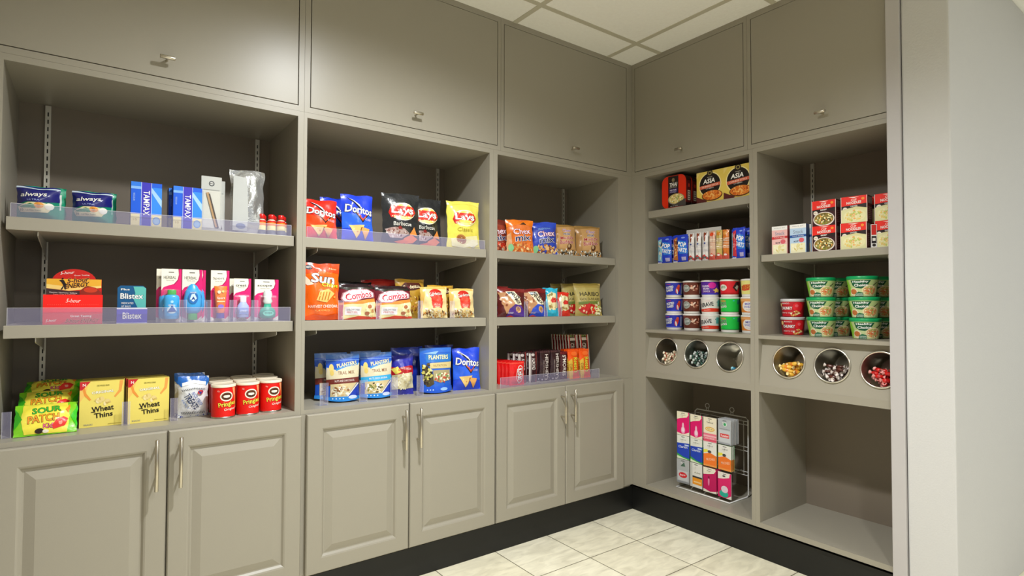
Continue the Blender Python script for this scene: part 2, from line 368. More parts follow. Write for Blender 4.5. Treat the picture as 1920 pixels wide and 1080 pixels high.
# loose shelves
def shelf(label, x0, x1, z, t, brackets, rz=0, bl=.30, loc=(0, 0, 0), group='adjustable shelves'):
    e = empty('shelf', loc, rz); tag(e, label, 'shelf', group)
    b = MB(); b.bbox(x0, .020, z-t, x1, .395, z, M_CAB, .0012); b.build('board', e)
    for x in brackets:
        k = MB(); pts = [(.040, z-t-.0005), (.398, z-t-.0005), (.398, z-t-.062), (.36, z-t-.05), (.05, z-t-.016), (.040, z-t-.012)]
        vs = [(x-.0012, y, zz) for y, zz in pts]+[(x+.0012, y, zz) for y, zz in pts]; n = len(pts)
        k.add(vs, [tuple(range(n)), tuple(range(2*n-1, n-1, -1))]+[(j, j+n, (j+1) % n+n, (j+1) % n) for j in range(n)], M_RAIL)
        k.build('bracket', e, fixn=True)
    return e
BR = [(-2.507, -1.842), (-1.700, -.992), (-.866, -.150)]
SX = [(-2.576, -1.791), (-1.7505, -.950), (-.8995, -.113)]
nm = ['bay nearest the viewer', 'middle bay', 'bay beside the corner']
for i in range(3):
    shelf('upper taupe shelf in the '+nm[i]+' of the long wall', SX[i][0], SX[i][1], 1.366, .037, BR[i])
    shelf('lower taupe shelf in the '+nm[i]+' of the long wall', SX[i][0], SX[i][1], 1.0575, .037, BR[i])
shelf('topmost taupe shelf of the short wall, under the noodle boxes', .096, .6895, 1.6185, .0375, (.136, .66), RZ)
shelf('taupe shelf of the short wall under the blue toaster pastry packets', .096, .6895, 1.3345, .0375, (.136, .66), RZ)
shelf('taupe shelf at the right end under the cup noodle cartons', .735, 1.2835, 1.341, .030, (.785, 1.23), RZ)

# ------------------------------------------------------------------ printed art laid on a surface
GLYPH = {}
def glyph(txt, bold):
    bold = bold*.62
    k = (txt, bold)
    if k not in GLYPH:
        c = bpy.data.curves.new('t', 'FONT'); c.body = txt; c.resolution_u = 2; c.offset = bold; c.align_x = 'CENTER'
        o = bpy.data.objects.new('t', c); COL.objects.link(o)
        me = bpy.data.meshes.new_from_object(o.evaluated_get(bpy.context.evaluated_depsgraph_get()))
        vs = [(v.co.x, v.co.y) for v in me.vertices]; fs = [list(p.vertices) for p in me.polygons]
        bpy.data.objects.remove(o); bpy.data.curves.remove(c); bpy.data.meshes.remove(me)
        x0 = min(v[0] for v in vs); x1 = max(v[0] for v in vs); y0 = min(v[1] for v in vs); y1 = max(v[1] for v in vs)
        GLYPH[k] = (vs, fs, x0, x1, y0, y1)
    return GLYPH[k]
def R(u0, v0, u1, v1, c): return ('p', [(u0, v0), (u1, v0), (u1, v1), (u0, v1)], c)
def P(pts, c): return ('p', pts, c)
def E(u, v, ru, rv, c, rot=0): return ('e', u, v, ru, rv, c, rot)
def T(txt, u, v, w, h, c, rot=0, b=.02, o=None, sh=0, ob=.05): return ('t', txt, u, v, w, h, c, rot, b, o, sh, ob)
def B(u, v, ru, rv, cols, n=24, s=.09, seed=1): return ('b', u, v, ru, rv, cols, n, s, seed)
def flatten(ops, W, H):
    """to a list of (2D verts in metres, faces, colour)"""
    out = []
    def ell(cx, cy, a, b, col, rot=0, n=22, wt=1):
        vs = []
        for k in range(n):
            t = 2*PI*k/n; x, y = a*math.cos(t), b*math.sin(t); vs.append((cx+x*math.cos(rot)-y*math.sin(rot), cy+x*math.sin(rot)+y*math.cos(rot)))
        out.append((vs, [list(range(n))], col, wt))
    for op in ops:
        if op[0] == 'p': out.append(([(u*W, v*H) for u, v in op[1]], [list(range(len(op[1])))], op[2], 1))
        elif op[0] == 'e': ell(op[1]*W, op[2]*H, op[3]*W, op[4]*H, op[5], op[6])
        elif op[0] == 'b':
            rnd = random.Random(op[8]); s = op[7]*W
            for k in range(op[6]):
                r = math.sqrt(rnd.random()); a = rnd.random()*2*PI
                ell((op[1]+op[3]*r*math.cos(a))*W, (op[2]+op[4]*r*math.sin(a))*H, s*rnd.uniform(.6, 1.2), s*rnd.uniform(.35, .8), rnd.choice(op[5]), rnd.random()*3, 7, .15)
        else:
            _, txt, u, v, w, h, col, rot, b, o, sh, ob = op
            vs, fs, x0, x1, y0, y1 = glyph(txt, b)
            sx, sy = w*W/(x1-x0), h*H/(y1-y0); mx, my = (x0+x1)/2, (y0+y1)/2
            ro = math.radians(rot); cr, sr = math.cos(ro), math.sin(ro)
            def tr(vs2): 
                q = []
                for x, y in vs2:
                    X = (x-mx)*sx+(y-my)*sy*sh; Y = (y-my)*sy; q.append((u*W+X*cr-Y*sr, v*H+X*sr+Y*cr))
                return q
            if o:
                v2, f2, *_r = glyph(txt, b+ob); out.append((tr(v2), f2, o, 1))
            out.append((tr(vs), fs, col, 1))
    return out
def clip(bm, W, H):
    for co, no in (((0, 0, 0), (1, 0, 0)), ((W, 0, 0), (-1, 0, 0)), ((0, 0, 0), (0, 1, 0)), ((0, H, 0), (0, -1, 0))):
        bmesh.ops.bisect_plane(bm, geom=bm.verts[:]+bm.edges[:]+bm.faces[:], plane_co=co, plane_no=no, clear_inner=True, dist=1e-7)
def lay(mb, S, W, H, ops, kind='card', us=None, vs=None, off=.00035, step=.00006, smooth=False):
    """S(u,v,off) surface in unit square; us, vs: grid lines of a curved surface"""
    layers = flatten(ops, W, H)
    cum = 0
    for v2, f2, col, wt in layers:
        bm = bmesh.new(); q = [bm.verts.new((x, y, 0)) for x, y in v2]
        for f in f2:
            try: bm.faces.new([q[i] for i in f])
            except ValueError: pass
        x0 = min(x for x, y in v2); x1 = max(x for x, y in v2); y0 = min(y for x, y in v2); y1 = max(y for x, y in v2)
        if x0 < 0 or x1 > W or y0 < 0 or y1 > H: clip(bm, W, H)
        bmesh.ops.triangulate(bm, faces=bm.faces[:])
        if us:
            for u in us:
                if x0 < u*W < x1: bmesh.ops.bisect_plane(bm, geom=bm.verts[:]+bm.edges[:]+bm.faces[:], plane_co=(u*W, 0, 0), plane_no=(1, 0, 0), dist=1e-7)
        if vs:
            for v in vs:
                if y0 < v*H < y1: bmesh.ops.bisect_plane(bm, geom=bm.verts[:]+bm.edges[:]+bm.faces[:], plane_co=(0, v*H, 0), plane_no=(0, 1, 0), dist=1e-7)
        cum += wt; o = off+step*cum
        bm.verts.index_update(); fl = []
        for f in bm.faces:
            ids = [x.index for x in f.verts]
            if f.normal.z < 0: ids.reverse()
            fl.append(ids)
        mb.add([S(v.co.x/W, v.co.y/H, o) for v in bm.verts], fl, ink(col, kind), smooth); bm.free()
def gridded(F, nu, nv):
    """piecewise bilinear version of F over a nu x nv grid, offset along the normal"""
    pts = [[Vector(F(i/nu, j/nv)) for j in range(nv+1)] for i in range(nu+1)]
    nrm = [[None]*(nv+1) for _ in range(nu+1)]
    for i in range(nu+1):
        for j in range(nv+1):
            a = pts[min(i+1, nu)][j]-pts[max(i-1, 0)][j]; b = pts[i][min(j+1, nv)]-pts[i][max(j-1, 0)]
            n = a.cross(b); nrm[i][j] = n.normalized() if n.length > 1e-12 else Vector((0, -1, 0))
    def S(u, v, off=0):
        x = min(max(u, 0), 1)*nu; y = min(max(v, 0), 1)*nv; i = min(int(x+1e-9), nu-1); j = min(int(y+1e-9), nv-1); a = x-i; b = y-j
        w = ((1-a)*(1-b), a*(1-b), (1-a)*b, a*b); k = ((i, j), (i+1, j), (i, j+1), (i+1, j+1))
        p = Vector(); n = Vector()
        for ww, (q, r) in zip(w, k): p += pts[q][r]*ww; n += nrm[q][r]*ww
        return p+n*off
    return S, pts
def sheet(mb, pts, mat, flip=False, smooth=True):
    nu = len(pts)-1; nv = len(pts[0])-1
    fs = [[i*(nv+1)+j, (i+1)*(nv+1)+j, (i+1)*(nv+1)+j+1, i*(nv+1)+j+1] for i in range(nu) for j in range(nv)]
    if flip: fs = [f[::-1] for f in fs]
    mb.add([p for r in pts for p in r], fs, mat, smooth)

# ---- packaging bodies. Local frame: front faces -y with its foremost point at y=0, stands on z=0, centred on x
def box_pack(W, H, D, base, ops, side=None, top=None, sops=None, kind='card'):
    mb = MB(); m = ink(base, kind); ms = ink(side or base, kind)
    mb.add([(-W/2, 0, 0), (W/2, 0, 0), (W/2, 0, H), (-W/2, 0, H)], [(0, 1, 2, 3)], m)
    mb.add([(-W/2, 0, 0), (W/2, 0, 0), (W/2, 0, H), (-W/2, 0, H), (-W/2, D, 0), (W/2, D, 0), (W/2, D, H), (-W/2, D, H)], [(1, 5, 6, 2), (4, 0, 3, 7), (5, 4, 7, 6), (4, 5, 1, 0)], ms)
    mb.add([(-W/2, 0, H), (W/2, 0, H), (W/2, D, H), (-W/2, D, H)], [(0, 1, 2, 3)], ink(top or side or base, kind))
    lay(mb, lambda u, v, o=0: Vector(((u-.5)*W, -o, v*H)), W, H, ops, kind)
    if sops: lay(mb, lambda u, v, o=0: Vector((W/2+o, u*D, v*H)), D, H, sops, kind)
    return mb
def bag_pack(W, H, Tk, base, ops, seed=1, lean=0, kind='film', wr=1.0, back=None, pinch=.07, seal=.035, seal_col=None):
    nu, nv = 16, 20; rnd = seed*7.31
    def depth(u, v):
        a = max(0, min(1, (v-seal)/(1-2*seal))); p = max(0, math.sin(PI*a))**.55; q = max(0, 1-abs(2*u-1)**2.6); return p*q
    def F(u, v):
        d = depth(u, v); n = noise.noise(Vector((u*3.1+rnd, v*3.7, seed)))*.010*wr+noise.noise(Vector((u*9+rnd, v*8, seed+5)))*.0035*wr
        e = 1-abs(2*v-1)**3
        x = (u-.5)*W*(1-pinch*e*(1-.3*abs(2*v-1)))+noise.noise(Vector((v*6, seed, (1 if u > .5 else 0))))*.004*abs(2*u-1)*wr
        crimp = .0012*math.sin(u*70) if (v < seal+.01 or v > 1-seal-.01) else 0
        zz = v*H+(noise.noise(Vector((u*3, seed*2.2, 9)))*.006*wr if v > .9 else 0)
        return (x, Tk/2-d*Tk/2-n*min(1, d*1.6)+crimp+(.006*wr*noise.noise(Vector((u*2.5+seed, 4, 4))) if v > .93 else 0), max(0, zz))
    def G(u, v):
        p = F(u, v); return (p[0], Tk-p[1], p[2])
    S, pts = gridded(F, nu, nv); _, pb = gridded(G, nu, nv)
    mb = MB(); sheet(mb, pts, ink(base, kind)); sheet(mb, pb, ink(back or base, kind), True)
    us = [i/nu for i in range(1, nu)]; vs = [j/nv for j in range(1, nv)]
    lay(mb, S, W, H, ops, kind, us, vs, .0008, .00013, True)
    if lean:
        M = Matrix.Rotation(-math.radians(lean), 4, 'X'); mb.v = [tuple(M @ Vector(p)) for p in mb.v]
        y = min(p[1] for p in mb.v); z = min(p[2] for p in mb.v); mb.v = [(p[0], p[1]-y, p[2]-z) for p in mb.v]
    return mb
def pouch_pack(W, H, Tk, base, ops, seed=1, kind='film', lean=0):
    """stand-up pouch: oval foot, flat top seal"""
    nu, nv = 16, 16
    def half(u, v, sgn):
        c = math.sin(PI*u); t = Tk/2*(c**.7 if c > 0 else 0)*max(0, 1-v**1.6)*(.92+.08*math.cos(v*3))
        n = noise.noise(Vector((u*3+seed, v*4, seed*1.7)))*.004*(1-v)*c
        x = (u-.5)*W*(1-.05*math.sin(PI*min(1, v*1.3)))
        z = v*H+(.006*(1-c) if v < .01 else 0)
        return (x, Tk/2-sgn*t-sgn*n, z)
    S, pts = gridded(lambda u, v: half(u, v, 1), nu, nv); _, pb = gridded(lambda u, v: half(u, v, -1), nu, nv)
    mb = MB(); sheet(mb, pts, ink(base, kind)); sheet(mb, pb, ink(base, kind), True)
    bot = [pts[i][0] for i in range(nu+1)]+[pb[i][0] for i in range(nu-1, 0, -1)]
    mb.add(bot, [tuple(range(len(bot)))[::-1]], ink(base, kind))
    lay(mb, S, W, H, ops, kind, [i/nu for i in range(1, nu)], [j/nv for j in range(1, nv)], .0005, .0001, True)
    if lean:
        M = Matrix.Rotation(-math.radians(lean), 4, 'X'); mb.v = [tuple(M @ Vector(p)) for p in mb.v]
        y = min(p[1] for p in mb.v); z = min(p[2] for p in mb.v); mb.v = [(p[0], p[1]-y, p[2]-z) for p in mb.v]
    return mb
def round_pack(r0, r1, z0, z1, base, ops, n=36, kind='card', mb=None, turn=0):
    """tapered round wall with art wrapped on the front half"""
    mb = mb or MB(); H = z1-z0; N = n//2; RR = max(r0, r1)
    def F(u, v): a = (u-.5)*PI+turn; r = r0+(r1-r0)*v; return (r*math.sin(a), RR-r*math.cos(a), z0+v*H)
    def G(u, v): a = (u-.5)*PI+PI+turn; r = r0+(r1-r0)*v; return (r*math.sin(a), RR-r*math.cos(a), z0+v*H)
    S, pts = gridded(F, N, 1); _, pb = gridded(G, N, 1)
    sheet(mb, pts, ink(base, kind)); sheet(mb, pb, ink(base, kind))
    lay(mb, S, PI*(r0+r1)/2, H, ops, kind, [i/N for i in range(1, N)], None, .0004, .00006)
    return mb

# ---- registry of products: a template is built once, then copied with its parts
TPL = {}; LOW = {}
def make(key, fn):
    if key not in TPL: TPL[key] = [fn(), False]
    return TPL[key]
def put(key, fn, loc, rz, label, cat, group=None, kind=None, rx=0, ry=0, sc=None):
    t = make(key, fn)
    if t[1]: o = dup(t[0])
    else: o = t[0]; t[1] = True
    for k in ('label', 'category', 'group', 'kind'):
        if k in o: del o[k]
    o.rotation_euler = (rx, ry, rz)
    if sc: o.scale = sc
    Rm = o.rotation_euler.to_matrix() @ Matrix.Diagonal(sc or (1, 1, 1))
    ck = (key, round(rx, 4), round(ry, 4), sc)
    if ck not in LOW:
        lo = 1e9
        for q, off in [(o, Vector())]+[(c, c.location) for c in o.children]+[(g, c.location+g.location) for c in o.children for g in c.children]:
            if q.type == 'MESH': lo = min(lo, min((Rm @ (v.co+off)).z for v in q.data.vertices))
        LOW[ck] = lo
    o.location = (loc[0], loc[1], loc[2]-LOW[ck]+.0002)
    tag(o, label, cat, group, kind); return o
def A(x, z, y=.030, da=0): return ((x, y, z), math.radians(da))                 # long wall
def Cc(y, z, d=.030, da=0): return ((d, y, z), RZ+math.radians(da))             # short wall
def one(name, mb): return mb.build(name)

ZA1, ZA2, ZA0 = 1.3662, 1.0577, .7342
ZC1, ZC2, ZC3, ZD1, ZC0 = 1.6187, 1.3347, .9852, 1.3412, .1625

# ================================================================== long wall, bay nearest the viewer, upper shelf
W_ = '#f4f2ea'
def always():
    b = one('pad_packet', bag_pack(.100, .098, .055, '#17896b', [
        P([(0, 1), (0, .42), (.25, .52), (.6, .5), (1, .56), (1, 1)], '#1d1f6e'),
        P([(.04, .36), (.3, .50), (.62, .50), (.9, .44), (.75, .22), (.12, .20)], '#e9dfae'), P([(.08, .36), (.35, .46), (.6, .40), (.45, .33), (.15, .33)], '#1f8a4e'),
        E(.55, .42, .11, .085, '#e59a3c'), T('10', .55, .42, .07, .06, '#7a3a10'), E(.78, .40, .10, .10, '#efece0'), T('10', .16, .27, .07, .06, '#2b5a3c'), T('ULTRA THIN', .42, .27, .34, .04, '#3c6a4c', 0, 0),
        T('always', .42, .72, .62, .17, W_, 3, .02, None, .2), T('ULTRA', .42, .57, .3, .045, '#9aa8e0'), P([(0, 1), (0, .95), (.5, .88), (1, .93), (1, .96), (.5, .92)], '#c8d8e8')], 3, kind='film', wr=.6, pinch=.03))
    m = bag_pack(.100, .104, .030, '#1c9a74', [P([(.6, .3), (.9, .35), (.9, .8), (.6, .75)], '#d8dcd8')], 4, wr=.6, pinch=.03); m.build('rear_fold', b, (.010, .0475, 0)); return b
put('always', always, *A(-2.512, ZA1, .045, -6), 'green and navy pad packet beside the left side panel', 'pad packet', 'green and navy pad packets')
put('always', always, *A(-2.383, ZA1, .045, -4), 'green and navy pad packet nearer the blue tampon cartons', 'pad packet', 'green and navy pad packets')
def tampax():
    return one('tampon_carton', box_pack(.083, .139, .05, '#1259d6', [
        P([(.62, .22), (1, .22), (1, .9), (.7, .9)], '#2f86ea'), P([(.66, .78), (1, .45), (1, .62), (.66, .9)], '#9fc8f4'), R(0, .84, .33, .90, '#7fb0ee'), R(0, .9, .33, 1, '#2b78e0'),
        R(.34, 0, .65, 1, '#3a33b4'), R(.325, 0, .34, 1, '#c8d4f4'), R(.65, 0, .665, 1, '#c8d4f4'),
        R(0, 0, .29, .27, '#e7dba2'), R(.67, 0, 1, .27, '#e7dba2'), E(.83, .13, .13, .095, '#6f9ed8'), E(.83, .13, .10, .07, '#9cc0e6'),
        T('TAMPAX', .5, .53, .95, .12, W_, -90, .015), T('REGULAR', .10, .65, .3, .035, '#a9c8f0', -90, 0), T('10', .14, .14, .12, .05, '#b09a50', 0, 0)], side='#0d3a96', top='#2a62c8'))
put('tampax', tampax, *A(-2.243, ZA1, .035, 0), 'blue tampon carton standing alone between the pad packets and its twins', 'carton', 'blue tampon cartons')
put('tampax', tampax, *A(-2.128, ZA1, .035, 0), 'blue tampon carton beside the grey hanging cards', 'carton', 'blue tampon cartons')
put('tampax', tampax, *A(-2.136, ZA1, .090, 0), 'blue tampon carton tucked behind another blue carton', 'carton', 'blue tampon cartons')
def toolcard():
    e = empty('grooming_card')
    c = box_pack(.062, .187, .002, '#b9bab4', [R(.05, .02, .95, .74, '#c9c8bd'), E(.5, .87, .14, .05, '#4a4c4e'), E(.5, .87, .09, .03, '#c9c9c4'), T('MS', .5, .87, .16, .025, '#3a3a3a'), R(.1, .75, .9, .76, '#8e8f8a')], side='#a8a8a2'); c.build('card', e)
    t = MB(); t.box(-.004, -.004, .015, .0045, -.001, .135, ink('#b08a5a'), Matrix.Rotation(math.radians(-14), 4, 'Y')); t.box(.002, -.0045, .012, .0065, -.0015, .13, ink('#3d2e22'), Matrix.Rotation(math.radians(-14), 4, 'Y')); t.build('file', e, (.020, 0, .0))
    b = MB(); b.bbox(-.027, -.014, .008, .027, -.0004, .136, M_CLEAR, .004); b.build('blister', e); return e
put('toolcard', toolcard, *A(-2.056, ZA1, .052, 0), 'front grey hanging card with a slim wooden tool in clear plastic', 'carded item', 'grey carded grooming tools')
put('toolcard', toolcard, *A(-2.040, ZA1, .085, 0), 'rear grey hanging card peeking out beside the foil bag', 'carded item', 'grey carded grooming tools', sc=(1, 1, .97))
def foilbag():
    b = one('foil_pouch', bag_pack(.115, .226, .045, '#c4c6c6', [], 8, kind='foil', wr=1.2, lean=4))
    m = MB(); m.prism([(-.052, .004), (-.006, .004), (-.002, .05), (-.006, .19), (-.050, .196)], .0, .001, ink('#b2b4b0')); S = lambda u, v, o=0: Vector(((u-1)*.052, -o, v*.2))
    lay(m, S, .052, .2, [E(.5, .1, .3, .05, '#6a7692')]); c = m.build('inner_card', b, (0, -.0015, .004)); c.rotation_euler.x = -math.radians(1); return b
put('foil', foilbag, *A(-1.940, ZA1, .040, 0), 'tall crinkled silver foil pouch with a grey panel', 'foil pouch')
def minib():
    e = empty('mini_bottle'); r = .0145
    b = MB(); b.lathe([(0, 0), (r*.9, 0), (r, .002), (r, .052), (r*.62, .058)], ink('#c9c2b0', 'plastic'), 18, cap=False)
    M = Matrix.Translation((0, 0, 0)); b.lathe([(r+.0004, .018), (r+.0004, .034)], ink('#efe3a0', 'plastic'), 18, cap=False); b.lathe([(r+.0004, .034), (r+.0004, .046)], ink('#ee8a2c', 'plastic'), 18, cap=False); b.lathe([(r+.0004, .046), (r, .0525)], ink('#d8281c', 'plastic'), 18, cap=False)
    b.lathe([(r+.0005, .002), (r+.0005, .018)], ink('#7c7f86', 'plastic'), 18, cap=False); b.build('bottle', e)
    c = MB(); c.lathe([(r*.66, .058), (r*.80, .059), (r*.76, .073), (r*.6, .0755), (0, .076)], ink('#cf1f1a', 'plastic'), 18, cap=False); c.build('cap', e); return e
for k, (x, y) in enumerate([(-1.893, .062), (-1.860, .058), (-1.828, .055), (-1.880, .097), (-1.845, .093), (-1.812, .090)]):
    put('mini', minib, (x, y, ZA1), k*.7, 'small red capped energy shot bottle in the %s row, %s' % (('front', 'back')[k//3], ['beside the silver foil pouch', 'between two others', 'nearest the right side panel'][k % 3]), 'bottle', 'red capped shot bottles')

# ---- lower shelf
def energy():
    e = empty('energy_shot_display'); W = .141
    t = box_pack(W, .088, .11, '#f01a10', [R(0, .0, 1, .38, '#e8413a'), P([(.28, 0), (.42, .18), (.6, .30), (1, .36), (1, 0)], '#d0504a'), T('5-hour', .5, .80, .24, .13, '#f6d8d0', 0, .01, None, .3),
        T('Great Tasting', .63, .27, .36, .09, W_), T('5-hour ENERGY', .66, .12, .56, .14, '#7c2a1a', 0, .03, '#e8a070', .3), T('5-hour', .14, .14, .17, .09, W_, 6, .01, None, .3)]+[E(.08+k*.035, .66, .006, .009, '#ff6a5a') for k in range(25)], side='#c8160e')
    t.build('tray', e)
    h = MB(); pts = [(-.066, .0), (.068, .0), (.068, .137), (.052, .138)]+[(.055*math.cos(a), .128+.040*math.sin(a)) for a in [PI*k/14 for k in range(1, 14)]]+[(-.052, .138), (-.066, .137)]
    h.prism(pts, .068, .070, ink('#c41a10'))
    Wd, Hd = .134, .168; S = lambda u, v, o=0: Vector(((u-.5)*Wd, .068-o, v*Hd))
    lay(h, S, Wd, Hd, [P([(0, .815), (0, .66), (.4, .60), (1, .66), (1, .815)], '#e8b232'), P([(0, .72), (0, .645), (.4, .60), (1, .66), (1, .70), (.5, .66)], '#f2d77a'), P([(0, .64), (.4, .595), (.6, .60), (.6, .5), (0, .5)], '#3b2a2a'),
        T('Vitamins / Nutrients / Caffeine', .30, .565, .5, .022, W_, -2, 0), T('Sugar Free 4 Calories', .32, .535, .4, .022, '#f0a090', 0, 0), P([(.60, .5), (.62, .62), (.72, .70), (.9, .66), (1, .58), (1, .5)], '#8c2a18'), E(.8, .62, .13, .05, '#c8401e'),
        T('5-hour', .37, .93, .25, .05, W_, 8, 0, None, .3), T('Great Tasting', .63, .885, .28, .03, W_, 4, 0), T('5-hour', .57, .80, .40, .085, '#241410', 8, .03, '#f0a040', .3), T('ENERGY', .55, .705, .44, .085, '#241410', 8, .04, '#f0b040', .3),
        P([(.25, .62), (.30, .70), (.26, .76), (.22, .79), (.27, .80), (.31, .79), (.33, .75), (.36, .71), (.33, .69), (.35, .62), (.32, .63), (.31, .68), (.28, .62)], '#1a1210'), E(.285, .82, .018, .016, '#1a1210')], 'card')
    h.build('header_card', e); return e
put('energy', energy, *A(-2.4215, ZA2, .034, 0), 'red countertop display box with an arched header for energy shots', 'display box')
def blistex():
    e = empty('lip_balm_display'); W = .080
    t = box_pack(W, .048, .06, '#3b33b0', [T('Blistex', .5, .5, .62, .42, W_, 0, .025), R(0, 0, 1, .04, '#d8d8f0'), R(0, .93, 1, 1, '#e8e8f4')], side='#2a2488'); t.build('tray', e)
    h = MB(); h.prism([(-.038, .0), (.038, .0), (.038, .112), (.030, .119), (-.030, .119), (-.038, .112)], .036, .038, ink('#0c5484'))
    Wd, Hd = .076, .119; S = lambda u, v, o=0: Vector(((u-.5)*Wd, .036-o, v*Hd))
    lay(h, S, Wd, Hd, [P([(.55, .98), (.90, .98), (1, .93), (1, .3), (.70, .42), (.55, .65), (.62, .8)], '#5cb9ae'), T('Blistex', .5, .72, .80, .15, W_, 0, .03, '#0a3f66'), T('Plus', .27, .90, .3, .05, W_, 0, .03), T('MEDICATED', .35, .53, .42, .05, W_, 0, .01), T('LIP BALM', .3, .45, .32, .045, W_, 0, .01)], 'card')
    h.build('header_card', e); return e
put('blistex', blistex, *A(-2.275, ZA2, .040, 0), 'small purple lip balm tray with a two tone blue header', 'display box')
def kit(key, W, H, title, bottle, tbold=.01):
    def f():
        e = empty('travel_kit_card')
        c = box_pack(W, H, .0012, '#e2176f', [P([(0, 1), (0, .60), (.12, .66), (.35, .69), (.62, .72), (.80, .80), (.86, .90), (.84, 1)], '#f0ead8'), P([(.83, 1), (.86, .90), (.80, .80), (.62, .72), (.64, .705), (.83, .785), (.895, .89), (.88, 1)], '#a40c50'),
            P([(0, .10), (.25, .06), (.5, .12), (.8, .05), (1, .12), (1, 0), (0, 0)], '#e9e3da'), R(.35, .93, .62, .945, '#3a3a3a'), T(title, .42, .84, .62 if len(title) < 7 else .66, .055, '#4a4a44', 0, tbold), T('TRAVEL SIZE', .42, .785, .4, .018, '#77776e', 0, 0)], side='#e8e2d4')
        c.build('card', e); bottle(e)
        b = MB(); b.bbox(-W*.42, -.030, .006, W*.42, -.0003, H*.62, M_CLEAR, .008); b.build('blister', e); return e
    return f
def lathe_part(e, name, prof, col, loc, sy=.55, kind='plastic', n=20):
    m = MB(); m.lathe(prof, ink(col, kind), n, M=Matrix.Diagonal((1, sy, 1, 1))); return m.build(name, e, loc)
def bottleA(e):
    b = lathe_part(e, 'bottle', [(.019, 0), (.0215, .003), (.022, .070), (.019, .076), (.012, .079)], '#2aa7e6', (0, -.015, .012)); lathe_part(e, 'cap', [(.0125, 0), (.0125, .014), (.011, .016)], '#3fa64a', (0, -.015, .091))
    m = MB(); round_pack(.0223, .0223, .010, .066, '#2aa7e6', [E(.5, .35, .20, .22, '#cfe6ee'), P([(.3, .2), (.45, .5), (.5, .8), (.56, .5), (.7, .25)], '#1c5aa8'), T('HERBAL', .5, .62, .3, .1, W_, 0, 0), E(.5, .82, .06, .08, '#a8dcf4')], 20, 'plastic', m); m.v = [(x, (y-.0223)*.57, z) for x, y, z in m.v]; m.build('label', b)
def bottleB(e):
    pr = [(0.001, 0), (.018, .008), (.026, .028), (.027, .05), (.022, .078), (.013, .096), (.005, .103)]
    b = lathe_part(e, 'bottle', pr, '#34a2e4', (.0, -.016, .024)); lathe_part(e, 'cap', [(.013, 0), (.015, .002), (.014, .02), (.013, .022)], '#3fae4c', (0, -.016, .008))
    m = MB(); lay(m, lambda u, v, o=0: Vector(((u-.5)*.034, -.0158-o, .035+v*.045)), .034, .045, [E(.5, .5, .42, .45, '#2b6cb4'), P([(.2, .4), (.5, .2), (.8, .45), (.6, .8), (.35, .75)], '#c9e0e6'), P([(.3, .3), (.5, .6), (.7, .3), (.5, .4)], '#1d3f8c'), T('HAIR', .5, .88, .5, .12, W_, 0, 0)], 'plastic'); m.build('label', b)
def bottleC(e):
    m = MB(); n = 18; rows = [(0, .011, .009), (.006, .014, .011), (.05, .017, .010), (.085, .020, .004), (.092, .0205, .0015)]
    vs = [(a*math.cos(2*PI*k/n), b*math.sin(2*PI*k/n), z) for z, a, b in rows for k in range(n)]
    m.add(vs, [(i*n+k, i*n+(k+1) % n, (i+1)*n+(k+1) % n, (i+1)*n+k) for i in range(4) for k in range(n)], ink('#f07a28', 'plastic'), True)
    b = m.build('tube', e, (.0, -.013, .030)); m = MB(); lay(m, lambda u, v, o=0: Vector(((u-.5)*.030, -.0115+.003*v-o, .012+v*.07)), .030, .07, [T('Sport', .5, .55, .8, .14, W_, 0, .02), R(.1, .36, .9, .42, '#f8d0a0'), E(.5, .15, .3, .1, '#8a6ad0'), E(.3, .85, .16, .08, '#f8e8c0'), E(.7, .88, .12, .06, '#c8d070')], 'plastic'); m.build('label', b)
    lathe_part(e, 'cap', [(.0125, 0), (.013, .002), (.012, .018)], '#5a3fae', (0, -.013, .012), .8)
def bottleD(e):
    b = lathe_part(e, 'bottle', [(.017, 0), (.019, .002), (.019, .040), (.012, .050), (.010, .054)], '#a9b8ea', (0, -.014, .014)); lathe_part(e, 'cap', [(.0105, 0), (.0105, .018), (.009, .020)], '#e8dfe8', (0, -.014, .068))
    m = MB(); lay(m, lambda u, v, o=0: Vector(((u-.5)*.028, -.0108-o, .012+v*.022)), .028, .022, [R(0, 0, 1, 1, '#8fa6e0'), T('crest', .5, .5, .7, .45, '#e8f0ff', 0, .02)], 'plastic'); m.build('label', b)
def bottleE(e):
    b = lathe_part(e, 'bottle', [(.016, 0), (.026, .004), (.028, .018), (.024, .032), (.013, .040), (.012, .052)], '#26a88a', (0, -.017, .010), .5); lathe_part(e, 'cap', [(.012, 0), (.017, .008), (.013, .02), (.016, .034), (.012, .046)], '#d8dedc', (0, -.017, .062), .6, n=10)
    m = MB(); lay(m, lambda u, v, o=0: Vector(((u-.5)*.036, -.0142-o, .008+v*.02)), .036, .02, [E(.5, .5, .5, .5, '#7fe0c8'), T('scope', .5, .5, .7, .4, '#0f5a48', 0, .02)], 'plastic'); m.build('label', b)
KA, KB, KC, KD, KE = kit('A', .057, .176, 'HERBAL', bottleA), kit('B', .059, .176, 'HERBAL', bottleB), kit('C', .057, .176, 'Sport', bottleC), kit('D', .056, .150, 'crest', bottleD, .03), kit('E', .080, .149, 'scope', bottleE, .03)
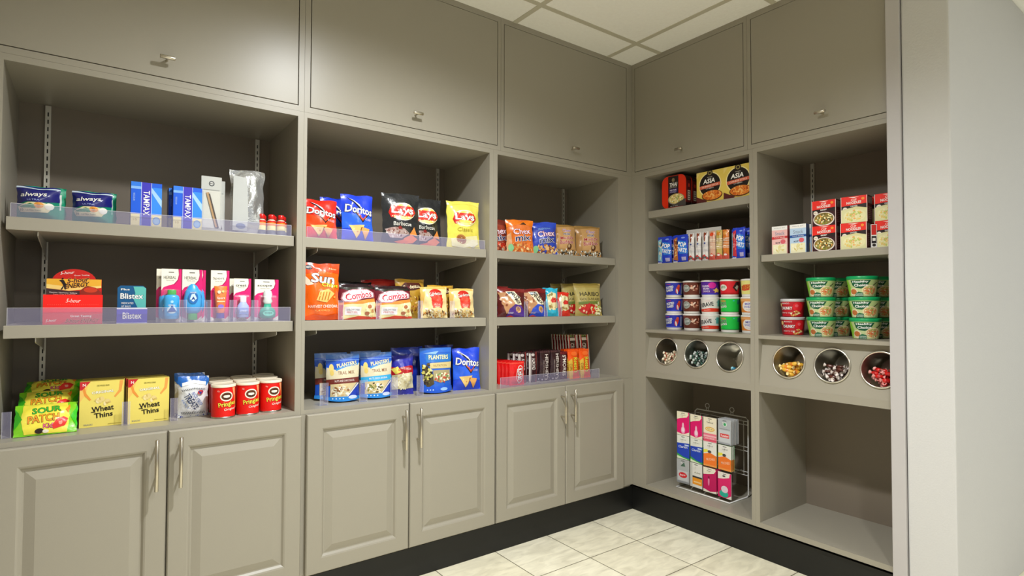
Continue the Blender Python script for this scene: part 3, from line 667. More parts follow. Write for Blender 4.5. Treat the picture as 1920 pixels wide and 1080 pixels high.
for key, fn, x, y, dz, lab in [('kA', KA, -2.180, .082, 0, 'rear pink card with a blue green capped bottle, leftmost of the carded travel bottles'), ('kA', KA, -2.168, .060, 0, 'front pink card holding a straight blue bottle with green cap on top'),
        ('kB', KB, -2.094, .085, 0, 'rear pink card behind the oval blue bottle'), ('kB', KB, -2.108, .060, 0, 'front pink card holding an oval blue bottle with green cap below'),
        ('kC', KC, -2.024, .060, 0, 'pink card holding an orange tube with a purple cap'), ('kD', KD, -1.962, .085, 0, 'rear short pink card behind the pale blue bottle'),
        ('kD', KD, -1.953, .060, 0, 'front short pink card holding a small pale blue bottle'), ('kE', KE, -1.866, .085, 0, 'rear pink card behind the round green mouthwash bottle'), ('kE', KE, -1.873, .060, 0, 'front pink card holding a round green mouthwash bottle')]:
    put(key, fn, *A(x, ZA2, y, 0), lab, 'carded bottle', 'pink carded travel bottles')

# ---- deck
def sourpatch():
    return one('candy_bag', bag_pack(.146, .100, .036, '#7ccb1e', [P([(.13, .98), (.10, .5), (.16, .04), (.84, .02), (.88, .5), (.84, .98)], '#efe04a'), P([(0, .2), (.12, .5), (0, .9)], '#35a81e'), P([(1, .1), (.9, .5), (1, .9)], '#35c21e'),
        T('SOUR', .50, .73, .46, .20, '#3fae35', 4, .03, '#1c2a10'), T('PATCH', .46, .45, .50, .23, '#f39a2a', 2, .03, '#3a2412'), T('Kids', .56, .22, .2, .12, '#e05a8a', 0, .02, '#5a1a30'),
        P([(.62, .12), (.80, .20), (.86, .40), (.78, .46), (.66, .36), (.60, .22)], '#e8352a'), E(.73, .28, .03, .05, '#f6a08a'), P([(.80, .7), (.88, .9), (.86, .6)], '#f08a20'), E(.4, .10, .07, .06, '#2a1a10'), E(.5, .08, .05, .04, '#f0e8d0')], 5, lean=0, wr=.6, pinch=.02, seal=.02))
put('sour', sourpatch, (-2.480, .040, ZA0), 0, 'lowest green and yellow gummy candy bag of its pile', 'candy bag', 'piled green and yellow candy bags', rx=-math.radians(36))
put('sour', sourpatch, (-2.479, .118, ZA0+.045), 0, 'second green and yellow gummy candy bag, leaning on the lowest', 'candy bag', 'piled green and yellow candy bags', rx=-math.radians(52))
put('sour', sourpatch, (-2.474, .205, ZA0+.088), math.radians(-3), 'topmost green and yellow gummy candy bag, lying almost flat', 'candy bag', 'piled green and yellow candy bags', rx=-math.radians(70))
def wheat():
    return one('cracker_box', box_pack(.113, .142, .030, '#ecd96c', [P([(0, .55), (.12, .70), (.2, .98), (.1, 1), (0, 1)], '#f0c468'), P([(.02, .95), (.10, .70), (.22, .58), (.26, .60), (.15, .74), (.08, .97)], '#e8943c'), P([(.98, .99), (.94, .75), (.80, .62), (.77, .64), (.88, .78), (.90, .99)], '#eda04c'),
        P([(0, 1), (.24, 1), (.14, .9), (.05, .82), (0, .82)], '#c8202c'), T('N', .10, .93, .07, .06, W_), T('100% WHOLE GRAIN', .52, .90, .28, .035, '#6a6a20', 0, .01), T('ORIGINAL', .52, .76, .50, .055, '#f8f6e8', 4, .03, '#b8ac60'),
        B(.52, .56, .17, .08, ['#e6cf86', '#d9bd6e', '#f0dfa4', '#c8a858'], 16, .06, 2), T('Wheat', .52, .395, .50, .12, '#141008', 5, .035), T('Thins', .54, .255, .42, .11, '#141008', 5, .035), R(.26, .32, .36, .335, '#141008'), T('SNACKS', .2, .06, .2, .035, '#77808a', 0, .01), R(.64, .04, .95, .05, '#b0a040')], side='#c8a840', top='#b8a446'))
k = 0
for x, ys, dx, nmx in ((-2.3465, (.100, .132, .164), .003, 'beside the gummy candy bags'), (-2.223, (.088, .120, .152), -.004, 'beside the baseball snack bag')):
    for j, y in enumerate(ys):
        put('wheat', wheat, *A(x+dx*j, ZA0, y, 0), ['front', 'second', 'rearmost'][j]+' yellow cracker box in the row '+nmx, 'cracker box', 'yellow cracker boxes')
def treats():
    return one('snack_bag', bag_pack(.092, .135, .045, '#e4e6e8', [R(0, .84, 1, 1, '#1a62b8'), P([(0, .84), (.1, .76), (.25, .84)], '#1a62b8'), P([(1, .84), (.92, .76), (.75, .84)], '#2a7ed0'), P([(.12, .86), (.5, .92), (.9, .86), (.9, .78), (.5, .84), (.12, .78)], '#f4f4f2'),
        R(0, 0, 1, .07, '#3a4a9c'), P([(0, .07), (.3, .10), (1, .07), (1, .0), (0, 0)], '#d8dadc')]+[P([(.10+k*.055, .70-.006*abs(k-7)+.04), (.12+k*.055, .70-.006*abs(k-7)+.04), (.15+k*.055, .66-.006*abs(k-7)+.04), (.13+k*.055, .66-.006*abs(k-7)+.04)], '#20242c') for k in range(14)]+[P([(.10+k*.055, .15), (.12+k*.055, .15), (.15+k*.055, .10), (.13+k*.055, .10)], '#20242c') for k in range(14)]+
        [T('TREATS', .42, .40, .62, .14, '#1d2f5a', -58, .03, None), T('RICE CRISP', .60, .46, .55, .08, '#3d5ea8', -58, .01), E(.70, .62, .09, .05, '#cc3a3a'), P([(.62, .66), (.7, .56), (.80, .66), (.72, .62)], '#2a3f8a'), T('FAMILY', .24, .34, .36, .05, '#5a82c8', -58, 0)], 12, wr=.8, pinch=.04))
put('treats', treats, *A(-2.094, ZA0, .080, 0), 'front silver and blue snack bag printed like a baseball', 'snack bag', 'baseball print snack bags')
put('treats', treats, *A(-2.100, ZA0, .128, 0), 'rear silver and blue snack bag behind the baseball print one', 'snack bag', 'baseball print snack bags', sc=(1, 1, 1.05))
def pringles():
    e = empty('chip_can'); r = .0365; C0 = Matrix.Translation((0, r, 0))
    m = MB(); m.lathe([(r+.0008, 0), (r+.0008, .004), (r, .005)], M_STEEL, 40, C0)
    round_pack(r, r, .005, .103, '#e0150f', [P([(.60, 1), (.66, .7), (.72, .45), (.80, .25), (.86, .30), (.80, .65), (.74, 1)], '#f0703c'), E(.80, .30, .03, .06, '#f0b070', .3), P([(.62, .97), (.68, .70), (.72, .72), (.70, .98)], '#f4a878'),
        E(.44, .70, .18, .17, '#f2ecd8'), E(.44, .70, .145, .13, '#5a3016'), E(.44, .70, .09, .05, '#f2ecd8'), P([(.36, .64), (.41, .66), (.44, .64), (.47, .66), (.52, .64), (.48, .61), (.44, .63), (.40, .61)], '#2a1208'), R(.36, .74, .52, .765, '#3a1c0c'),
        T('Pringles', .47, .42, .50, .20, '#f4e04a', 8, .03, '#3a1a08'), T('Original', .54, .25, .34, .10, '#f4dcd0', 5, .02), T('NEW', .22, .88, .07, .05, '#f4d8c8', -20, 0)], 40, 'card', m)
    m.lathe([(r, .103), (r+.0008, .1035), (r+.0008, .106)], M_STEEL, 40, C0); m.build('can', e)
    l = MB(); l.lathe([(r+.0016, .1035), (r+.0018, .111), (r+.0004, .1125), (r-.002, .1112), (0, .1112)], ink('#efe2c8', 'plastic'), 40, C0, cap=False); l.build('lid', e); return e
PR = [(-2.000, .008), (-1.921, .020), (-1.842, .032)]
for j in range(3):
    for i, (x, y) in enumerate(PR):
        put('pringles', pringles, (x+.006*j, y+.084*j, ZA0), math.radians(18), 'red chip can in the %s row, %s of three' % (['front', 'second', 'back'][j], ['leftmost', 'middle', 'rightmost'][i]), 'chip can', 'red stacked chip cans')

# ================================================================== long wall, middle bay
def doritos(base, hi, flavor):
    def f():
        return one('chip_bag', bag_pack(.132, .150 if base[1] != '1' else .186, .05, base, [P([(0, .62), (.3, .55), (.6, .62), (1, .5), (1, .2), (.6, .3), (0, .25)], hi),
            P([(.18, .93), (.30, .88), (.62, .70), (.60, .66), (.28, .84)], '#101018'), P([(.22, .91), (.60, .70), (.55, .78)], '#e8e8f0'), P([(.36, .60), (.86, .60), (.60, .38)], '#14141c'), P([(.42, .585), (.80, .585), (.605, .42)], '#d8501c'), P([(.45, .59), (.78, .59), (.60, .46)], base),
            T('Doritos', .52, .66, .86, .17, '#f6f6f6', -6, .035, '#0c0c14'), T(flavor, .80, .47, .24, .05, '#e8e4f4', -6, 0), P([(.18, .32), (.66, .34), (.44, .06)], '#efc878'), P([(.52, .30), (.84, .26), (.72, .04)], '#e8a858'), P([(.55, .28), (.60, .30), (.50, .10)], '#8c4a1c'), E(.34, .25, .02, .02, '#f8e4b0'), E(.46, .2, .02, .02, '#d89848')], 21, wr=.9, lean=5))
    return f
dRed, dBlue = doritos('#df2416', '#f04a1c', 'NACHO CHEESE'), doritos('#1f3fd0', '#2a63e4', 'COOL RANCH')
put('dRed', dRed, *A(-1.684, ZA1, .034), 'front red tortilla chip bag partly hidden by the cabinet stile', 'chip bag', 'red tortilla chip bags')
put('dRed', dRed, *A(-1.686, ZA1, .095), 'rear red tortilla chip bag behind the front red one', 'chip bag', 'red tortilla chip bags', sc=(1, 1, .98))
put('dBlue', dBlue, *A(-1.537, ZA1, .034), 'front blue tortilla chip bag on the upper shelf', 'chip bag', 'blue tortilla chip bags')
put('dBlue', dBlue, *A(-1.580, ZA1, .150), 'rear blue tortilla chip bag on the upper shelf, shifted toward the red bags', 'chip bag', 'blue tortilla chip bags')
def lays(base, word, tcol, food):
    def f():
        return one('chip_bag', bag_pack(.160, .216, .055, base, food[0]+[E(.50, .62, .34, .175, '#f4ecd0'), E(.50, .62, .31, .158, '#f0d264'), P([(.14, .60), (.22, .74), (.80, .72), (.86, .62), (.78, .54), (.20, .50)], '#c8201c'), P([(.15, .62), (.21, .73), (.79, .71), (.85, .62), (.80, .58), (.3, .545)], '#e03024'),
            T('Lays', .50, .63, .58, .18, '#f8f6f0', -2, .035, '#7a1010'), E(.44, .50, .16, .03, '#f4e090'), T(word, .50, .385, .48, .075, tcol, 0, .01)]+food[1], 31, wr=1.3, lean=4))
    return f
bbqf = [P([(.0, .93), (.15, .97), (.3, .9), (.1, .86)], '#3a3c3c')], [P([(.05, .28), (.3, .32), (.55, .30), (.7, .22), (.5, .12), (.2, .12)], '#b9a09a'), B(.36, .22, .26, .09, ['#a88880', '#d8ccc4', '#7a3a30', '#8c5a50'], 30, .035, 3), E(.42, .31, .05, .03, '#8c1414'), P([(.70, .20), (.82, .34), (.92, .18)], '#e89040'), P([(.55, .12), (.75, .20), (.93, .12), (.8, .04), (.6, .02)], '#d87038'), P([(.3, .05), (.55, .10), (.68, .06), (.5, .01)], '#c86030')]
clsf = [P([(0, 1), (1, 1), (1, .9), (.5, .94), (0, .88)], '#efdc5c')], [P([(.15, .05), (.5, .02), (.95, .1), (.9, .28), (.5, .24), (.1, .2)], '#f2eab0'), E(.40, .19, .17, .085, '#b87838', -.4), E(.38, .20, .12, .055, '#9c5c24', -.4), P([(.55, .08), (.75, .2), (.95, .12), (.8, .03)], '#f6efc4'), E(.5, .55, .2, .03, '#f4d860')]
lb, lc = lays('#26282a', 'Barbecue', '#e8e6dc', bbqf), lays('#e9dc5a', 'Classic', '#b5a032', clsf)
put('layBBQ', lb, *A(-1.350, ZA1, .034, -6), 'front black barbecue chip bag, the taller looking one on the left', 'chip bag', 'black barbecue chip bags', sc=(1.05, 1, 1.0))
put('layBBQ', lb, *A(-1.212, ZA1, .080, -4), 'black barbecue chip bag on the right, next to the yellow chip bag', 'chip bag', 'black barbecue chip bags', sc=(1, 1, 1.0))
put('layC', lc, *A(-1.048, ZA1, .034, -10), 'yellow classic potato chip bag at the right end of its shelf', 'chip bag')
# lower shelf
def sunchips():
    return one('chip_bag', bag_pack(.138, .214, .05, '#f2640e', [P([(0, 1), (1, 1), (1, .82), (.5, .86), (0, .80)], '#d8481a'), P([(0, .80), (.25, .62), (.1, .6), (0, .66)], '#f8d8c0'), E(.14, .92, .10, .04, '#2a2a3a'), T('FRITO', .14, .92, .14, .03, W_), T('New', .80, .90, .22, .035, '#f8c89a', -4, 0),
        T('Sun', .52, .725, .66, .17, '#f6f6f2', -4, .04, '#3a3a34', .1), T('Chips', .70, .60, .46, .09, '#f4e62a', -4, .03, '#5a3a10', .1), P([(.3, .34), (.62, .30), (.84, .46), (.66, .54), (.40, .50)], '#efc06a')]+[P([(.36+k*.09, .34), (.39+k*.09, .34), (.45+k*.09, .49), (.42+k*.09, .49)], '#b8701c') for k in range(4)]+[E(.84, .40, .035, .02, '#e8a040'),
        T('HARVEST CHEDDAR', .52, .235, .80, .05, '#f8e8d8', 0, .015), T('FLAVORED', .5, .165, .4, .03, '#f8c070', 0, 0), P([(0, 0), (1, 0), (1, .12), (.6, .07), (.3, .10), (0, .05)], '#d84c0c')], 41, wr=1.0, lean=3))
put('sun', sunchips, *A(-1.678, ZA2, .030, -3), 'tall orange cheddar chip bag against the left stile', 'chip bag')
def combos():
    return one('pretzel_bag', bag_pack(.148, .138, .05, '#6a1a28', [R(0, .86, 1, 1, '#241418'), P([(0, .9), (.3, .78), (.7, .8), (1, .9)], '#2c2c22'), P([(0, .46), (.5, .50), (1, .60), (1, .48), (.5, .40), (0, .38)], '#e08a3a'), P([(.0, .40), (.6, .42), (1, .5), (1, 0), (0, 0)], '#e9dfa8'), P([(0, .40), (.1, .40), (.1, 0), (0, 0)], '#b83028'),
        P([(.05, .58), (.10, .74), (.35, .84), (.75, .86), (.95, .76), (.97, .62), (.60, .56), (.40, .46), (.12, .46)], '#b07880'), P([(.08, .59), (.13, .73), (.36, .815), (.75, .835), (.92, .75), (.94, .64), (.60, .58), (.40, .49), (.14, .49)], '#efd8da'),
        T('Combos', .52, .665, .72, .20, '#c01838', 10, .03, '#f8eef0'), R(.14, .12, .58, .34, '#e6e4ea'), T('CHEDDAR CHEESE', .36, .26, .34, .05, '#5a4a6a', 0, 0), T('PRETZEL', .34, .19, .28, .05, '#c84a5a', 0, 0), P([(.1, .0), (1, 0), (1, .06), (.5, .09)], '#c8402c'),
        B(.78, .24, .16, .16, ['#f0e4b0', '#e0cf90', '#f6efc8'], 14, .08, 4), E(.80, .34, .06, .055, '#b8704a'), E(.74, .16, .06, .05, '#a86040'), E(.90, .22, .045, .045, '#c08858')], 51, wr=1.0, lean=8, pinch=.03))
put('combos', combos, *A(-1.537, ZA2, .034, -4), 'left maroon filled pretzel bag, next to the tall orange bag', 'pretzel bag', 'maroon pretzel bags')
put('combos', combos, *A(-1.383, ZA2, .034, -4), 'right maroon filled pretzel bag, nearer the gold snack mix', 'pretzel bag', 'maroon pretzel bags', sc=(1.04, 1, .97))
def plainbag(base, band, seed, W=.15, H=.15, word=None, bcol='#111'):
    def f(): return one('snack_bag', bag_pack(W, H, .05, base, [R(0, .84, 1, .94, band)]+([T(word, .5, .8, .6, .12, '#f0e8d0', 0, .02)] if word else []), seed, lean=4, wr=1.2))
    return f
put('blk', plainbag('#17161a', '#2c2c30', 61, .15, .152), *A(-1.515, ZA2, .115), 'black snack bag standing behind the left maroon pretzel bag', 'snack bag')
put('redbk', plainbag('#a01c1c', '#c42820', 62, .20, .165), *A(-1.372, ZA2, .150), 'dark red snack bag standing behind the right maroon pretzel bag', 'snack bag')
def gardetto():
    return one('snack_mix_bag', bag_pack(.122, .134, .045, '#efd79a', [R(0, .93, 1, 1, '#d8b45a'), P([(.0, .0), (.16, .9), (0, .92)], '#e2b860'), E(.54, .74, .26, .18, '#c4281c'), T('Gardettos', .54, .76, .52, .12, '#f4ece0', 8, .02, '#5a2018'), E(.57, .58, .22, .14, '#e2301e'), E(.57, .61, .17, .08, '#f04a30'), P([(.36, .50), (.80, .52), (.76, .30), (.58, .36), (.42, .30)], '#d84434'), T('ORIGINAL', .58, .42, .26, .06, '#f8dcd0', 0, 0), T('RECIPE', .58, .35, .2, .05, '#f8dcd0', 0, 0),
        B(.5, .13, .46, .12, ['#c88a40', '#e8c880', '#8a5424', '#f0e0b0', '#5a3418', '#d8d4c4'], 60, .045, 6), B(.28, .22, .18, .08, ['#d8d0b8', '#efe6cc', '#a89468'], 12, .05, 7)], 71, wr=.9, lean=6, pinch=.03))
put('gard', gardetto, *A(-1.196, ZA2, .036, -8), 'left cream and red snack mix bag', 'snack mix bag', 'cream snack mix bags')
put('gard', gardetto, *A(-1.054, ZA2, .036, -5), 'right cream and red snack mix bag, beside the jamb', 'snack mix bag', 'cream snack mix bags', sc=(1, 1, .96))
def gardetto2():
    return one('snack_mix_bag', bag_pack(.14, .17, .045, '#b48a2a', [R(0, .93, 1, 1, '#c89a30'), P([(.15, .8), (.3, .9), (.8, .9), (.9, .78), (.6, .70), (.25, .68)], '#4a1c14'), T('Gardettos', .5, .79, .6, .10, '#e8d8b0', 6, .02), B(.5, .35, .4, .25, ['#c88a40', '#e8c880', '#8a5424', '#d8b870'], 50, .05, 8)], 72, wr=1.0, lean=5))
put('gard2', gardetto2, *A(-1.270, ZA2, .105, 0), 'brown gold snack mix bag behind the left cream one', 'snack mix bag', 'brown gold snack mix bags')
put('gard2', gardetto2, *A(-1.118, ZA2, .105, 0), 'brown gold snack mix bag between and behind the two cream ones', 'snack mix bag', 'brown gold snack mix bags', sc=(.95, 1, .86))
# deck
def planters(band, word2, food):
    def f():
        return one('nut_pouch', pouch_pack(.128, .184, .062, '#1b52c0', [R(0, .90, 1, 1, '#3a6ab4'), R(0, .86, 1, .87, '#7aa8e0'), P([(.0, .56), (.02, .72), (.3, .66), (.7, .76), (1, .80), (1, .5), (0, .42)], '#d9cfae'), P([(.28, .68), (.6, .78), (.98, .80), (.98, .76), (.6, .72), (.3, .64)], '#2a86cc'),
            T('PLANTERS', .62, .775, .60, .085, '#f0e8b8', 8, .03, '#1a3a80'), E(.16, .70, .07, .09, '#e6cf7a'), E(.17, .60, .06, .06, '#e0c46a'), T('TRAIL MIX', .60, .60, .50, .07, '#8c5a34', 3, .015), P([(.0, .46), (1, .50), (1, .38), (0, .33)], band), T(word2, .55, .43, .6, .04, '#f4e8e0', 2, .0),
            P([(.12, .10), (.12, .36), (.95, .38), (.60, .10)], '#cdbb8c'), B(.42, .22, .28, .12, food, 60, .05, 9), P([(.60, .10), (.97, .38), (.99, .36), (.64, .10)], '#e8e4d8'), P([(.64, .10), (.99, .34), (1, 0), (.7, 0)], '#1c3cb0'), R(0, 0, 1, .10, '#2a86d8')]+[E(.2+k*.1, .06, .02, .015, '#c8e0f8') for k in range(4)]+[E(.78, .08, .13, .04, '#c8d4ee')], 81, lean=4))
    return f
plA = planters('#6e2c24', 'NUTS AND CHOCOLATE', ['#e8dcc0', '#c8a470', '#f0ead4', '#8a5a30', '#b8b098'])
plB = planters('#38a8dc', 'NUTS SEEDS RAISINS', ['#f0ecd8', '#3a3024', '#c8b070', '#7a8040', '#f6f2e0'])
put('plA', plA, *A(-1.583, ZA0, .070, -14), 'blue nut pouch with a dark red band, leftmost on the deck', 'nut pouch', 'blue nut pouches')
put('plA', plA, *A(-1.600, ZA0, .140, -6), 'blue nut pouch standing behind the dark red band one', 'nut pouch', 'blue nut pouches')
put('plB', plB, *A(-1.443, ZA0, .066, -12), 'blue nut pouch with a sky blue band', 'nut pouch', 'blue nut pouches')
put('plB', plB, *A(-1.452, ZA0, .140, -6), 'blue nut pouch standing behind the sky blue band one', 'nut pouch', 'blue nut pouches')
def popbag():
    return one('popcorn_bag', bag_pack(.100, .165, .045, '#2a2ca0', [P([(.0, .72), (.3, .68), (.9, .74), (1, .72), (1, .50), (.6, .54), (.3, .48), (0, .5)], '#b82026'), P([(.02, .66), (.3, .72), (.45, .58), (.2, .52)], '#e8d860'), T('WHITE CHEDDAR', .66, .66, .5, .05, '#f4e8e0', -6, 0), P([(.05, .5), (.95, .56), (1, .16), (.05, .14)], '#d8cfa8'), B(.5, .34, .44, .20, ['#e8e0bc', '#f4eed4', '#c8b888', '#d8cc9c'], 70, .055, 10)], 91, wr=1.0, lean=6))
put('pop', popbag, *A(-1.318, ZA0, .095, -14), 'slim popcorn bag with dark blue top and red band', 'popcorn bag')
def plCf():
    return one('nut_pouch', pouch_pack(.142, .192, .060, '#1d5ec8', [R(0, .90, 1, 1, '#2a6cd0'), P([(.1, .88), (.6, .93), (.5, .86)], '#8ab8e8'), R(.18, .68, .98, .86, '#2474c4'), T('PLANTERS', .58, .79, .62, .10, '#f2ecc0', 0, .035, '#1a4a20'), P([(.25, .66), (1, .68), (1, .54), (.3, .54)], '#d2c084'), T('NUTRITION', .62, .60, .44, .05, '#8a6a34', 0, .01),
        P([(.05, .64), (.22, .60), (.38, .40), (.40, .20), (.2, .12), (.05, .3)], '#4a4028'), B(.2, .42, .14, .24, ['#c8c060', '#2a2218', '#8a9040', '#e0d890', '#5a4a30'], 40, .05, 11), P([(.38, .50), (.95, .50), (.97, .28), (.6, .22), (.38, .28)], '#a89a70'), B(.68, .34, .26, .10, ['#e0d4a8', '#c84a3a', '#7a9a5a', '#f0e8c8', '#8a5a34'], 50, .045, 12), R(0, 0, 1, .14, '#1a58d0')]+[E(.2+k*.08, .07, .02, .012, '#c8e0f8') for k in range(3)]+[E(.7, .08, .12, .035, '#9cc4f0')], 82, lean=3))
put('plC', plCf, *A(-1.178, ZA0, .046, -12), 'wide blue nut pouch with a cream panel, right of the popcorn bag', 'nut pouch', 'blue nut pouches')
def dorTall():
    return doritos('#1c45d4', '#2a63e4', 'COOL RANCH')()
put('dorT', dorTall, *A(-1.022, ZA0, .050, -12), 'blue tortilla chip bag on the deck, against the right jamb', 'chip bag', 'blue tortilla chip bags')
put('bluebk', plainbag('#1a2f9a', '#2a4ac0', 92, .145, .195), *A(-1.262, ZA0, .150, -6), 'dark blue snack bag standing behind the popcorn bag', 'snack bag')
put('bluebk2', plainbag('#1b2b8c', '#2a3fb0', 93, .14, .198), *A(-1.100, ZA0, .150, -6), 'dark blue snack bag behind the wide blue nut pouch', 'snack bag')

# ================================================================== long wall, bay beside the corner
def chex(base, top, food, seed, extra=()):
    def f():
        return one('snack_mix_bag', bag_pack(.140, .160, .048, base, [P([(0, 1), (1, 1), (1, .8), (.5, .85), (0, .75)], top)]+list(extra)+[B(.55, .14, .42, .14, food, 55, .06, seed), T('Chex', .55, .62, .66, .18, '#f0d8e4', 6, .03, '#8c2020'), T('mix', .58, .42, .58, .17, '#16225c', 6, .035, '#f4f0f0'), E(.15, .13, .10, .11, '#8ac890')], seed, wr=1.1, lean=7))
    return f
cxO = chex('#e2742a', '#ee7c18', ['#e89038', '#f0b060', '#d86a20', '#f4cc88', '#c05a1c'], 101, [P([(.0, .5), (.15, .6), (.2, .1), (0, 0)], '#d8a070'), P([(.5, .84), (.62, .92), (.74, .84)], '#3a2418')])
cxB = chex('#3048b8', '#2c4cc8', ['#c88a48', '#e8b878', '#a8602c', '#f0d8a0', '#8a4a24'], 102, [T('TRADITIONAL', .5, .78, .5, .05, '#8ac0f0', 6, .0)])
cxR = chex('#9a3a26', '#7c2a1e', ['#e04a28', '#e88a60', '#d8c0a0', '#c02c18'], 103)
put('cxR', cxR, *A(-.824, ZA1, .105, -8), 'dark red snack mix bag half hidden by the left stile', 'snack mix bag', 'breakfast square snack mix bags')
put('cxO', cxO, *A(-.735, ZA1, .036, -20), 'orange cheddar snack mix bag', 'snack mix bag', 'breakfast square snack mix bags')
put('cxB', cxB, *A(-.585, ZA1, .036, -18), 'blue snack mix bag', 'snack mix bag', 'breakfast square snack mix bags')
def muddy():
    return one('snack_mix_bag', bag_pack(.140, .158, .048, '#b98a50', [R(0, .9, 1, 1, '#a07a3c'), P([(.2, .9), (.95, .95), (.95, .2), (.2, .2)], '#c89a60'), T('Chex', .58, .80, .34, .10, '#8a6ab0', 0, .02, '#f0e0e8'), T('mix', .56, .68, .26, .09, '#28386a', 0, .03, '#f0e8e0'), T('Muddy', .56, .54, .56, .12, '#a81c20', 4, .03, '#f4e4dc'), T('Buddies', .56, .42, .60, .12, '#a81c20', 4, .03, '#f4e4dc'), E(.66, .27, .10, .09, '#5a3018'), E(.64, .29, .05, .05, '#c8a880'),
        B(.55, .09, .46, .10, ['#e8e6d8', '#f4f2ea', '#8a8470', '#3a3428', '#d0ccb8'], 60, .04, 13)], 104, wr=1.1, lean=7))
put('muddy', muddy, *A(-.448, ZA1, .040, -16), 'left tan powdered snack mix bag', 'snack mix bag', 'tan powdered snack mix bags')
put('muddy', muddy, *A(-.285, ZA1, .036, -20), 'right tan powdered snack mix bag, at the end of the shelf', 'snack mix bag', 'tan powdered snack mix bags', sc=(1.05, 1, 1.03))
def nutbag(lower, seed):
    def f():
        return one('nut_bag', bag_pack(.140, .135, .045, '#5a1c1c', [R(0, .85, 1, 1, '#7a1c1c'), P([(.02, .85), (.35, .85), (.85, .3), (.6, .1), (.3, .1)], '#c08c60'), B(.3, .6, .2, .22, ['#c8946a', '#8c4a30', '#e0b890'], 18, .07, seed), P([(.30, .88), (.62, .88), (.90, .42), (.66, .38)], '#efe4c4'), P([(.34, .86), (.58, .86), (.60, .78), (.40, .76)], '#4a6a7a'),
            T('NUT', .62, .70, .36, .15, '#1a1410', -38, .05, '#f8f0d8'), T('MIX', .72, .52, .26, .12, '#1a1410', -38, .04, '#f8f0d8'), P([(.30, 0), (.42, .26), (.62, .42), (.85, .38), (1, .1), (1, 0)], lower), E(.74, .24, .09, .12, '#d8a86a', .5), E(.74, .25, .05, .06, '#b07c40', .5), T('SWEET', .46, .12, .2, .05, '#e8e0f4', 0, 0), P([(.3, .0), (.6, .0), (.45, .05)], '#c02c24')], seed, wr=1.3, lean=10))
    return f
nA, nB_ = nutbag('#4a2484', 111), nutbag('#2448c0', 112)
put('nA', nA, *A(-.790, ZA2, .036, -22), 'maroon nut mix bag with purple corner, by the left stile', 'nut bag', 'maroon nut mix bags')
put('nA', nA, *A(-.822, ZA2, .105, -10), 'maroon nut mix bag behind the purple corner one', 'nut bag', 'maroon nut mix bags', sc=(1, 1, 1.1))
put('nB', nB_, *A(-.650, ZA2, .040, -20), 'maroon nut mix bag with bright blue corner', 'nut bag', 'maroon nut mix bags')
def stripbag(base, seed, H):
    def f():
        return one('candy_bag', bag_pack(.082, H, .035, base, [P([(.2, .75), (.55, .85), (.85, .80), (.95, .3), (.6, .2), (.25, .3)], '#e6dcaa'), B(.45, .76, .2, .10, ['#efe8c8', '#d8cc90', '#8a8240'], 12, .08, seed), P([(.42, .55), (.6, .66), (.95, .60), (.85, .48), (.5, .46)], '#d02a24'), B(.5, .30, .25, .08, ['#c8a868', '#e8d8a0', '#a07c3c'], 12, .09, seed+1), P([(0, .0), (1, 0), (1, .16), (.5, .22), (0, .12)], base)], seed, wr=1.1, lean=7))
    return f
put('cyan', stripbag('#2cb4d4', 121, .142), *A(-.540, ZA2, .040, -16), 'slim turquoise candy bag', 'candy bag', 'slim candy bags')
put('redc', stripbag('#e0301e', 122, .122), *A(-.458, ZA2, .042, -12), 'slim bright red candy bag next to the turquoise one', 'candy bag', 'slim candy bags')
def haribo():
    return one('candy_bag', bag_pack(.160, .172, .04, '#a8924a', [P([(.02, .86), (.98, .86), (.96, .42), (.04, .42)], '#b0a05a'), R(0, .94, 1, 1, '#8c7a34'), T('HARIBO', .55, .66, .76, .13, '#141410', 0, .02), T('GOLD-BEARS', .54, .50, .78, .075, '#3a3418', 0, .01), P([(.1, .42), (.9, .44), (.9, .36), (.1, .34)], '#6a7a34'), E(.46, .20, .34, .15, '#c8201c'), B(.5, .20, .42, .15, ['#d8281c', '#e8501c', '#b01c14', '#efc8a0', '#e8e4a0'], 40, .05, 14), B(.84, .22, .12, .18, ['#e8e4c4', '#b8cc70', '#f0e8a0'], 18, .05, 15)], 131, wr=.7, lean=9))
put('har', haribo, *A(-.285, ZA2, .036, -16), 'front gold gummy candy bag with black lettering', 'candy bag', 'gold gummy candy bags')
put('har', haribo, *A(-.320, ZA2, .095, -14), 'second gold gummy candy bag, right behind the front one', 'candy bag', 'gold gummy candy bags')
put('har', haribo, *A(-.345, ZA2, .152, -12), 'rearmost gold gummy candy bag', 'candy bag', 'gold gummy candy bags')
# deck: rows of bars
def bar(W, H, Tk, base, ops, seed):
    def f(): return one('candy_bar', bag_pack(W, H, Tk, base, ops, seed, wr=.35, pinch=.02, seal=.05))
    return f
def barrow(key, fn, x, y0, n, dx, dy, label, group, lean=0, cat='candy bar', sc=None, da=0, z=0):
    for k in range(n):
        w = 'front' if k == 0 else ('rearmost' if k == n-1 else ['', 'second', 'third', 'fourth', 'fifth', 'sixth', 'seventh', 'eighth', 'ninth'][k])
        put(key, fn, (x+dx*k, y0+dy*k, ZA0+z), math.radians(da), '%s %s' % (w, label), cat, group, rx=-math.radians(lean), sc=sc)
kitkat = bar(.088, .112, .016, '#e21a1a', [P([(.0, .95), (1, .95), (1, .9), (0, .9)], '#f04a3a'), E(.66, .46, .25, .37, '#f2e6e0', -.1), E(.66, .46, .22, .34, '#e01c1c', -.1), T('KitKat', .66, .46, .60, .28, '#f8f4f0', -82, .035, '#5a0c0c'), E(.62, .08, .05, .03, '#f0c8c0')], 141)
barrow('kk', kitkat, -.748, .048, 8, -.006, .022, 'bright red wafer bar in the row by the left stile', 'red wafer bars')
